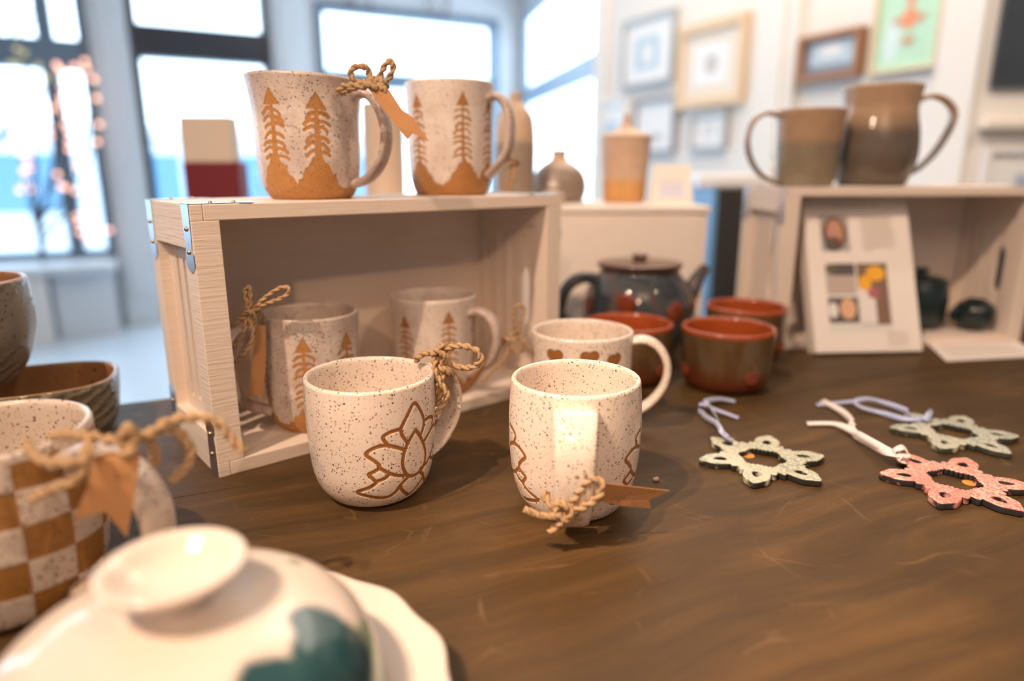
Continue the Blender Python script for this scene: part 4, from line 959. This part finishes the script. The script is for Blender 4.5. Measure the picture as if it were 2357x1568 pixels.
# dark pots inside the right crate
c_ = on2(.272, .072)
dk = empty('lidded_pot', (c_.x, c_.y, .0125), 0, label='dark teal lidded pot inside the right crate', cat='pot')
prof, lo, hi = vprof([(.034, 0), (.0385, .004), (.0405, .02), (.0415, .045), (.0395, .064), (.0370, .069)], .004, .006, fine=.003); revolve('body', prof, M['dark_teal'], dk, n=64)
revolve('lid', resample(cr([(.0001, .068), (.035, .068), (.0390, .0705), (.0370, .075), (.026, .0800), (.012, .0825), (.0075, .0850), (.0105, .090), (.007, .0935), (.0001, .094)], 6), .002), M['dark_teal'], dk, n=56)
c_ = on2(.341, .036)
dg = empty('globe_pot', (c_.x, c_.y, .0125), 0, label='small round dark teal pot right of the lidded pot inside the right crate', cat='pot')
prof, lo, hi = vprof([(.012, 0), (.017, .002), (.0250, .012), (.0285, .026), (.0255, .038), (.0170, .045), (.0130, .047)], .003, .004, fine=.002); revolve('body', prof, M['dark_teal'], dg, n=56)
bm = bmesh.new(); tube(bm, cr([(-.024, 0, .034), (-.031, 0, .032), (-.034, 0, .024), (-.031, 0, .016), (-.026, 0, .016)], 6), .004, .004, side=(0, 1, 0), sqr=2); bm_obj('handle', bm, M['dark_teal'], dg, True)

# ------------------------------------------------------------ framed information sheet leaning on the right crate
BL = ground(1877, 820); BR = ground(2124, 815); sgw = (BR-BL).length; sa = math.atan2(BR.y-BL.y, BR.x-BL.x)
lean = math.atan2(.084, .212)
sg = bpy.data.objects.new('information_sheet', None); col.objects.link(sg); sg.location = BL+Vector((0, 0, .0005)); sg.rotation_euler = (-lean, 0, sa)
tag(sg, 'white framed information sheet with photographs leaning on the right crate', 'sign')
HS = .228
box('backing_block', (-.0005, sgw, .0, .020, 0.004, HS), M['white_wood'], sg, bev=.0012)
box('paper_sheet', (.0, sgw-.001, -.0014, -.0002, .004, HS-.001), M['paper'], sg)
def pr(name, a, b_, c2, d2, m, lev=1, shp='r'):   # a..b across 0-1, c..d down 0-1
    x0, x1, z0, z1 = a*sgw, b_*sgw, HS*(1-d2), HS*(1-c2); n = 20
    P = [(x0, z0), (x1, z0), (x1, z1), (x0, z1)] if shp == 'r' else [((x0+x1)/2+(x1-x0)/2*math.cos(q*2*PI/n), (z0+z1)/2+(z1-z0)/2*math.sin(q*2*PI/n)) for q in range(n)]
    return mesh(name, [(x, -.0015-.00025*lev, z) for x, z in P], [tuple(range(len(P)))], m, sg)
dkp = pc('photo_dark', (.10, .085, .08)); skin = pc('photo_skin', (.50, .27, .19)); hair = pc('photo_hair', (.16, .07, .05)); yel = pc('photo_yellow', (.85, .42, .03)); grn = pc('photo_green', (.12, .12, .06)); brn = pc('photo_brown', (.22, .13, .09)); mau = pc('photo_mauve', (.42, .13, .16)); wht = pc('photo_white', (.78, .74, .72)); peach = pc('photo_peach', (.72, .42, .26)); prt = pc('print_panel', (.72, .71, .66))
pr('photograph', .14, .41, .115, .345, pc('photo_grey', (.40, .37, .36)), 1); pr('print', .16, .385, .12, .34, hair, 2, 'e'); pr('print', .20, .35, .14, .31, skin, 3, 'e'); pr('print', .17, .33, .25, .345, dkp, 3, 'e')
pr('print', .15, .74, .42, .855, prt, 1)
pr('photograph', .155, .43, .425, .62, pc('photo_stone', (.48, .40, .36)), 2); pr('print', .20, .43, .425, .50, dkp, 3); pr('print', .155, .26, .43, .49, grn, 4, 'e')
pr('photograph', .155, .435, .64, .80, dkp, 2); pr('print', .26, .41, .645, .78, peach, 3, 'e'); pr('print', .155, .24, .67, .77, wht, 3, 'e')
pr('photograph', .45, .73, .425, .815, brn, 2); pr('print', .45, .60, .58, .81, wht, 3); pr('print', .455, .575, .50, .60, yel, 4, 'e'); pr('print', .53, .71, .44, .54, yel, 4, 'e'); pr('print', .53, .64, .58, .65, mau, 4, 'e'); pr('print', .57, .73, .43, .47, grn, 3)
bm = bmesh.new()
def line(x0, x1, y, hgt=.0011):
    z = HS*(1-y); v = [bm.verts.new((a*sgw, -.0021, b_)) for a, b_ in ((x0, z), (x1, z), (x1, z+hgt), (x0, z+hgt))]; bm.faces.new(v)
for k in range(13): line(.53, .85-.05*random.random()-(.2 if k == 12 else 0), .125+.018*k)
for k in range(5): line(.68, .90-.06*random.random(), .865+.020*k, .0009)
x = .28
while x < .70: wd = random.uniform(.012, .02); line(x, x+wd, .055, .0024); x += wd+(.004 if random.random() < .82 else .03)
bm_obj('text_lines', bm, M['ink_soft'], sg)['kind'] = 'stuff'
# card lying beside it
cc = [ground(2133, 792), ground(2335, 786), ground(2400, 822), ground(2178, 834)]
kc = empty('printed_card', (cc[0]+cc[2])/2, 0, label='white printed card lying on the table before the right crate', cat='card')
top = [p+Vector((0, 0, .0008)) for p in cc]; sheet('card_sheet', top[::-1] if False else [top[3], top[2], top[1], top[0]], M['paper'], kc, .0012)
bm = bmesh.new(); Mi = W2L(kc)
for k in range(4):
    f = .25+.16*k; a = cc[0].lerp(cc[3], f).lerp(cc[1].lerp(cc[2], f), .08); b_ = cc[0].lerp(cc[3], f).lerp(cc[1].lerp(cc[2], f), .88); e = (cc[3]-cc[0])*.035
    bm.faces.new([bm.verts.new(Mi @ (q+Vector((0, 0, .0023)))) for q in (a, b_, b_+e, a+e)])
bm_obj('text_lines', bm, M['ink_soft'], kc)['kind'] = 'stuff'

# ------------------------------------------------------------ snowflake ornaments and ribbons
def snowflake(loc, az, mat, label, rb_paths, rb_mat, R=.0545, ring=None, rw=.0055):
    r = empty('snowflake_ornament', (loc[0], loc[1], 0), math.radians(az), label=label, cat='ornament', group='ceramic snowflake ornaments on the table')
    N = 240; O = []; I = []
    for k in range(N):
        a = 2*PI*k/N; q = (a % (PI/3)); q = min(q, PI/3-q)/(PI/6)      # 0 on an arm, 1 between arms
        arm = R*math.exp(-(q/.62)**2.4*.46); shoulder = R*.60
        rr = max(arm*(1-.10*q), shoulder*(1+.06*math.cos(q*9)))+.0011*math.cos(a*30)
        O.append((rr*math.cos(a), rr*math.sin(a)))
        ri = .0185+.0035*q+.0010*math.cos(a*36); I.append((ri*math.cos(a), ri*math.sin(a)))
    holes = []
    for k in range(6):
        a0 = k*PI/3; hh = []
        for j in range(18):
            b_ = 2*PI*j/18; x = R*.70+.0068*math.cos(b_); y = .0046*math.sin(b_)*(1-.35*math.cos(b_)); hh.append((x*math.cos(a0)-y*math.sin(a0), x*math.sin(a0)+y*math.cos(a0)))
        holes.append(hh[::-1])
    flat_shape('ceramic_body', [O, I[::-1]]+holes, mat, r, .0042, .0009, Matrix.Translation((0, 0, .0034)))
    Mi = W2L(r); bm = bmesh.new()
    for P, wd in rb_paths: strip(bm, [tuple(Mi @ Vector(p)) for p in P], rw, wd)
    bm_obj('ribbon', bm, rb_mat, r, True)
    return r
G = ground
def gz(L): return [G(x, y, z) for x, y, z in L]
s1 = snowflake((.2205, .5545), 4, M['snow_green'], 'pale green swirled ceramic snowflake with a lavender ribbon, nearest the cream mugs',
    [(gz([(1690, 1015, .004), (1676, 1008, .012), (1660, 985, .012), (1650, 962, .010), (1632, 935, .012), (1622, 925, .012), (1655, 918, .006), (1692, 924, .002)]), (0, 1, .5)),
     (gz([(1678, 1012, .006), (1664, 1000, .014), (1650, 975, .016), (1625, 960, .006), (1612, 945, .005), (1612, 930, .012), (1640, 940, .008), (1700, 962, .002)]), (0.3, 1, .3))], M['ribbon_blue'], rw=.0050)
s2 = snowflake((.4285, .6165), -12, M['snow_blue'], 'pale blue green swirled ceramic snowflake at the back right with a lavender ribbon',
    [(gz([(2140, 962, .010), (2085, 965, .008), (2030, 950, .005), (1985, 938, .008), (1968, 925, .012), (1995, 918, .012), (2030, 925, .009), (2085, 945, .010), (2095, 962, .009), (2130, 972, .006)]), (0, 1, .4)),
     (gz([(2130, 968, .010), (2140, 950, .016), (2136, 945, .018)]), (1, 0, 0)), (gz([(1985, 922, .010), (1950, 925, .005), (1880, 932, .002)]), (0, 1, .2))], M['ribbon_blue'], rw=.0058)
s3 = snowflake((.3625, .5110), -12, M['snow_pink'], 'pink flower patterned ceramic snowflake with a white ribbon at the front right',
    [(gz([(2082, 1062, .008), (2070, 1058, .010), (2060, 1040, .016), (2080, 1030, .018), (2088, 1048, .012), (2050, 1045, .014), (2010, 1025, .008), (1975, 1005, .006), (1960, 985, .006), (1960, 970, .008), (1935, 945, .005), (1892, 922, .003)]), (0.2, 1, .2)),
     (gz([(1975, 1002, .008), (1958, 990, .007), (1920, 975, .005), (1858, 975, .003)]), (0, 1, .2)),
     (gz([(2075, 1056, .012), (2020, 1025, .012), (1975, 1000, .010)]), (.3, .6, .8))], M['ribbon_white'], rw=.0066)
for r_, (x, y) in ((s1, (1722, 1049)), (s3, (2232, 1112))):
    Mi = W2L(r_); p = Mi @ G(x, y, .0006); bm = bmesh.new(); bmesh.ops.create_cone(bm, cap_ends=True, segments=20, radius1=.0055, radius2=.0055, depth=.0006, matrix=Matrix.Translation(p)); o = bm_obj('round_sticker', bm, M['sticker'], r_); tag(o, 'orange round sticker')
bm = bmesh.new(); bmesh.ops.create_icosphere(bm, subdivisions=2, radius=1)
for v in bm.verts: v.co *= 1+random.uniform(-.12, .12)
p = G(1510, 1103, .002); bmesh.ops.transform(bm, verts=bm.verts, matrix=Matrix.Translation(p) @ Matrix.Rotation(.4, 4, 'Z') @ Matrix.Diagonal((.0030, .0020, .0019, 1)))
tag(bm_obj('crumb', bm, plain('pale_crumb', (.62, .42, .28), .8), None, True), 'tiny pale crumb on the table right of the tagged lotus mug', 'crumb')

# ------------------------------------------------------------ twine and tags
def a_(L): return [at(x, y, Y) for x, y, Y in L]
J = M['jute']
# mug A bow
twine(mA, [a_([(1008, 818, .520), (1030, 802, .515), (1065, 796, .510), (1098, 808, .508), (1106, 830, .508), (1085, 846, .512), (1045, 842, .518), (1012, 826, .520)]),
           a_([(1005, 815, .518), (985, 812, .520), (962, 822, .524), (960, 832, .530)]),
           a_([(1008, 812, .516), (1014, 800, .514), (1020, 790, .514)]),
           a_([(1002, 822, .516), (1000, 850, .512), (1012, 880, .508), (1028, 905, .506), (1024, 925, .506), (1010, 945, .505), (1000, 957, .505)]),
           a_([(1010, 822, .516), (1020, 845, .516), (1016, 880, .512), (1012, 915, .512), (1004, 930, .512), (998, 905, .512), (1000, 870, .514)]),
           a_([(996, 822, .518), (1006, 808, .512), (1020, 818, .512), (1022, 838, .518), (1010, 846, .520), (1000, 834, .516)]),
           a_([(1000, 838, .522), (1020, 850, .512), (1040, 862, .520), (1036, 850, .534), (1010, 838, .534)])], J, r=.0011)
# mug B bow and tag
twine(mB, [a_([(1300, 1178, .413), (1308, 1135, .408), (1322, 1100, .405), (1338, 1086, .404), (1350, 1098, .404), (1340, 1130, .405), (1318, 1160, .408), (1302, 1180, .410)]),
           a_([(1306, 1180, .408), (1340, 1168, .403), (1372, 1148, .402), (1386, 1125, .402), (1380, 1107, .402), (1358, 1104, .403), (1340, 1122, .404), (1322, 1150, .406), (1304, 1172, .408)]),
           a_([(1300, 1184, .408), (1275, 1190, .404), (1240, 1186, .402), (1206, 1172, .402)]),
           a_([(1300, 1188, .408), (1290, 1205, .406), (1276, 1215, .405), (1264, 1226, .405)]),
           a_([(1254, 1130, .418), (1258, 1150, .414), (1272, 1166, .410), (1292, 1176, .408)]),
           a_([(1280, 1158, .410), (1296, 1160, .404), (1312, 1176, .403), (1308, 1194, .405), (1290, 1192, .405), (1278, 1172, .406), (1290, 1158, .406)]),
           a_([(1302, 1194, .406), (1330, 1190, .412), (1352, 1175, .420), (1366, 1150, .432)])], J, r=.0012)
def banner(parent, pts, Ys, m=None):
    P = [at(x, y, Y) for (x, y), Y in zip(pts, Ys)]
    return sheet('gift_tag', P, M['kraft'], parent, .0004)
def script_mark(parent, strokes, m, wd=.00022):
    """handwriting: thin raised strokes in the plane of the tag (world points)"""
    Mi = W2L(parent); bm = bmesh.new()
    for s in strokes:
        P = [Mi @ Vector(p) for p in cr([tuple(q) for q in s], 4)]; tube(bm, P, wd, wd, sqr=2, seg=6)
    return bm_obj('handwriting', bm, m, parent, True)
banner(mB, [(1384, 1112), (1460, 1121), (1541, 1130), (1494, 1151), (1498, 1171), (1430, 1165), (1372, 1152)], [.4095, .4140, .4190, .4205, .4232, .4195, .4160])
def tagline(L, Yf): return [at(x, y, Yf(x)-.0009) for x, y in L]
YB = lambda x: .4128+(x-1384)/157*.0085
script_mark(mB, [tagline([(1405, 1149), (1418, 1150), (1427, 1153)], YB), tagline([(1415, 1140), (1421, 1147), (1424, 1156)], YB), tagline([(1432, 1139), (1422, 1147), (1430, 1150), (1434, 1142), (1436, 1149), (1441, 1140), (1442, 1136), (1453, 1136)], YB)], M['ink'])
# mug F bow and tag
twine(mF, [a_([(860, 192, .612), (835, 192, .608), (812, 182, .606), (808, 162, .606), (822, 153, .606), (845, 156, .607), (850, 175, .609), (846, 190, .610)]),
           a_([(874, 186, .610), (878, 165, .608), (890, 146, .608), (902, 142, .609), (905, 155, .609), (898, 175, .610), (886, 190, .610)]),
           a_([(776, 214, .606), (790, 200, .602), (815, 196, .600), (845, 192, .602), (878, 188, .606), (890, 200, .612), (878, 212, .618)]),
           a_([(782, 216, .606), (800, 206, .602), (825, 200, .600), (855, 200, .602), (882, 196, .606)]),
           a_([(835, 188, .602), (850, 196, .598), (868, 202, .600), (880, 190, .604), (866, 180, .606), (848, 186, .602)]),
           a_([(868, 196, .602), (884, 206, .600), (880, 214, .602), (862, 206, .606)])], J, r=.00115)
banner(mF, [(843, 197), (870, 203), (896, 208), (925, 252), (952, 272), (988, 326), (951, 306), (938, 321), (914, 290), (885, 255)], [.600, .600, .600, .597, .595, .592, .592, .592, .594, .597])
# mug G twine on handle
twine(mG, [a_([(1150, 372, .752), (1165, 366, .742), (1188, 370, .742), (1190, 380, .752), (1168, 382, .756)]), a_([(1176, 376, .742), (1172, 400, .740), (1166, 425, .740), (1170, 440, .742), (1178, 420, .741), (1184, 395, .741), (1182, 376, .742)])], J, r=.0008, fuzz=False)
# mug D bow and tag
twine(mD, [a_([(572, 722, .566), (567, 695, .564), (564, 668, .563), (574, 662, .563), (576, 690, .564), (574, 718, .566)]),
           a_([(575, 720, .566), (605, 690, .564), (640, 665, .563), (662, 662, .563), (664, 675, .563), (640, 690, .564), (605, 702, .565), (580, 722, .566)]),
           a_([(568, 726, .566), (545, 742, .564), (522, 765, .563), (518, 785, .563)]), a_([(566, 730, .566), (562, 760, .565), (545, 790, .564), (520, 808, .564)]),
           a_([(574, 730, .566), (582, 765, .564), (574, 800, .563), (548, 828, .563), (530, 858, .563)]),
           a_([(556, 728, .566), (572, 716, .562), (588, 728, .564), (580, 744, .568), (562, 738, .566)]), a_([(580, 728, .566), (598, 722, .572), (608, 740, .580), (596, 752, .580)])], J, r=.00085, fuzz=False)
banner(mD, [(592, 745), (612, 750), (612, 850), (604, 928), (594, 905), (574, 918), (578, 850)], [.575, .579, .579, .577, .575, .572, .573])
# mug E bow and tag on edge
twine(mE, [a_([(1188, 770, .700), (1182, 740, .698), (1183, 712, .698), (1195, 702, .698), (1206, 712, .699), (1200, 742, .699), (1190, 768, .700)]),
           a_([(1188, 772, .700), (1180, 795, .699), (1184, 810, .699), (1198, 808, .699), (1200, 790, .700), (1194, 772, .700)]),
           a_([(1160, 776, .704), (1175, 784, .700), (1196, 776, .700), (1190, 768, .706), (1168, 770, .708)]), a_([(1200, 780, .700), (1212, 800, .700), (1222, 812, .700)]),
           a_([(1170, 800, .702), (1160, 830, .700), (1130, 858, .700), (1105, 885, .700)])], J, r=.0008, fuzz=False)
banner(mE, [(1160, 774), (1168, 784), (1122, 842), (1080, 900), (1072, 892), (1115, 832)], [.700, .706, .704, .700, .694, .697])
# checker mug: thick loose twine and tag
twine(mH, [a_([(120, 1004, .335), (160, 998, .326), (210, 1004, .322), (260, 1014, .322), (300, 1008, .322), (345, 998, .326), (385, 972, .332), (430, 962, .338), (475, 962, .342), (510, 980, .345), (535, 1010, .346), (562, 1040, .346)]),
           a_([(300, 1012, .322), (340, 1000, .328), (380, 990, .334), (412, 996, .338), (438, 1030, .340), (436, 1060, .340), (420, 1084, .342), (395, 1106, .346)]),
           a_([(322, 1008, .324), (345, 1018, .330), (356, 1045, .336), (354, 1072, .340)]),
           a_([(282, 1015, .320), (282, 996, .317), (296, 984, .317), (310, 996, .318), (306, 1020, .319), (290, 1026, .319), (280, 1012, .319), (292, 992, .318)]),
           a_([(310, 1022, .318), (296, 1040, .316), (278, 1052, .316)]), a_([(210, 1008, .320), (196, 1040, .312), (190, 1080, .308), (170, 1105, .306), (120, 1125, .306), (70, 1150, .308)]),
           a_([(60, 1020, .318), (90, 1055, .308), (140, 1065, .304), (190, 1060, .308), (215, 1030, .314)])], J, r=.0012, pitch=.014)
banner(mH, [(215, 1050), (255, 1040), (322, 1045), (314, 1110), (292, 1238), (242, 1178), (170, 1198), (200, 1120)], [.318, .318, .320, .320, .322, .318, .313, .315])
YH = lambda x: .3135+(x-170)/152*.0068
script_mark(mH, [tagline([(262, 1090), (272, 1088), (266, 1096), (275, 1100), (264, 1106)], YH), tagline([(280, 1090), (282, 1104)], YH), tagline([(288, 1094), (296, 1092), (292, 1108)], YH)], M['ink'], .00016)

# ------------------------------------------------------------ covered dish in the foreground
cdp = Vector((-.1400, .2490, 0))
cv = empty('covered_dish', cdp, 0, label='cream covered dish painted with a dark teal flower, blurred in the foreground', cat='dish')
pr_ = [(.0001, .006), (.058, .006), (.062, .001), (.066, .001), (.070, .006), (.090, .010), (.108, .015), (.1140, .0170), (.1132, .0190), (.106, .0170), (.090, .0130), (.070, .0095), (.0001, .0095)]
def scal(R, Z, TH, mk):
    k = np.clip((R-.085)/.035, 0, 1); return R*(1+.016*k*np.cos(TH*14)), Z
revolve('plate', resample(cr(pr_, 6), .002), M['cream_gloss'], cv, n=280, mod=scal)
dm = [(.0815, .0135), (.0835, .0145), (.0838, .020), (.0820, .032), (.0765, .048), (.0670, .0600), (.052, .0685), (.034, .0730), (.0190, .0745), (.0150, .0765), (.0150, .0800), (.0215, .0850), (.0272, .0900), (.0292, .0925), (.0278, .0942), (.0235, .0925), (.0170, .0870), (.009, .0845), (.0001, .0840)]
cvr = revolve('cover', resample(cr(dm, 6), .0015), M['painted'], cv, n=160)
t = PT
teal = t.mix(t.noise(vec if False else t.coords(), 60, 4, .6), (.004, .024, .036), (.035, .10, .10))
green = t.mix(t.noise(t.coords(), 90, 3), (.10, .20, .10), (.42, .48, .34)); c = (.66, .57, .49)
vec = t.coords()
for (x, y, z, r, kind) in ((.078, .012, .032, .024, 'g'), (.048, -.034, .050, .022, 't'), (.062, -.012, .046, .026, 't'), (.052, .0, .054, .018, 't'), (.034, .041, .064, .0058, 'g'), (-.070, .030, .050, .016, 'g'), (-.080, .0, .036, .020, 't'), (.070, -.020, .046, .026, 't')):
    c = t.mix(blob(x, y, z, r, .14, 70, .22), c, teal if kind == 't' else green)
t.color(c); t.set(Roughness=.13, Specular_IOR_Level=.5)
bpy.context.view_layer.update()
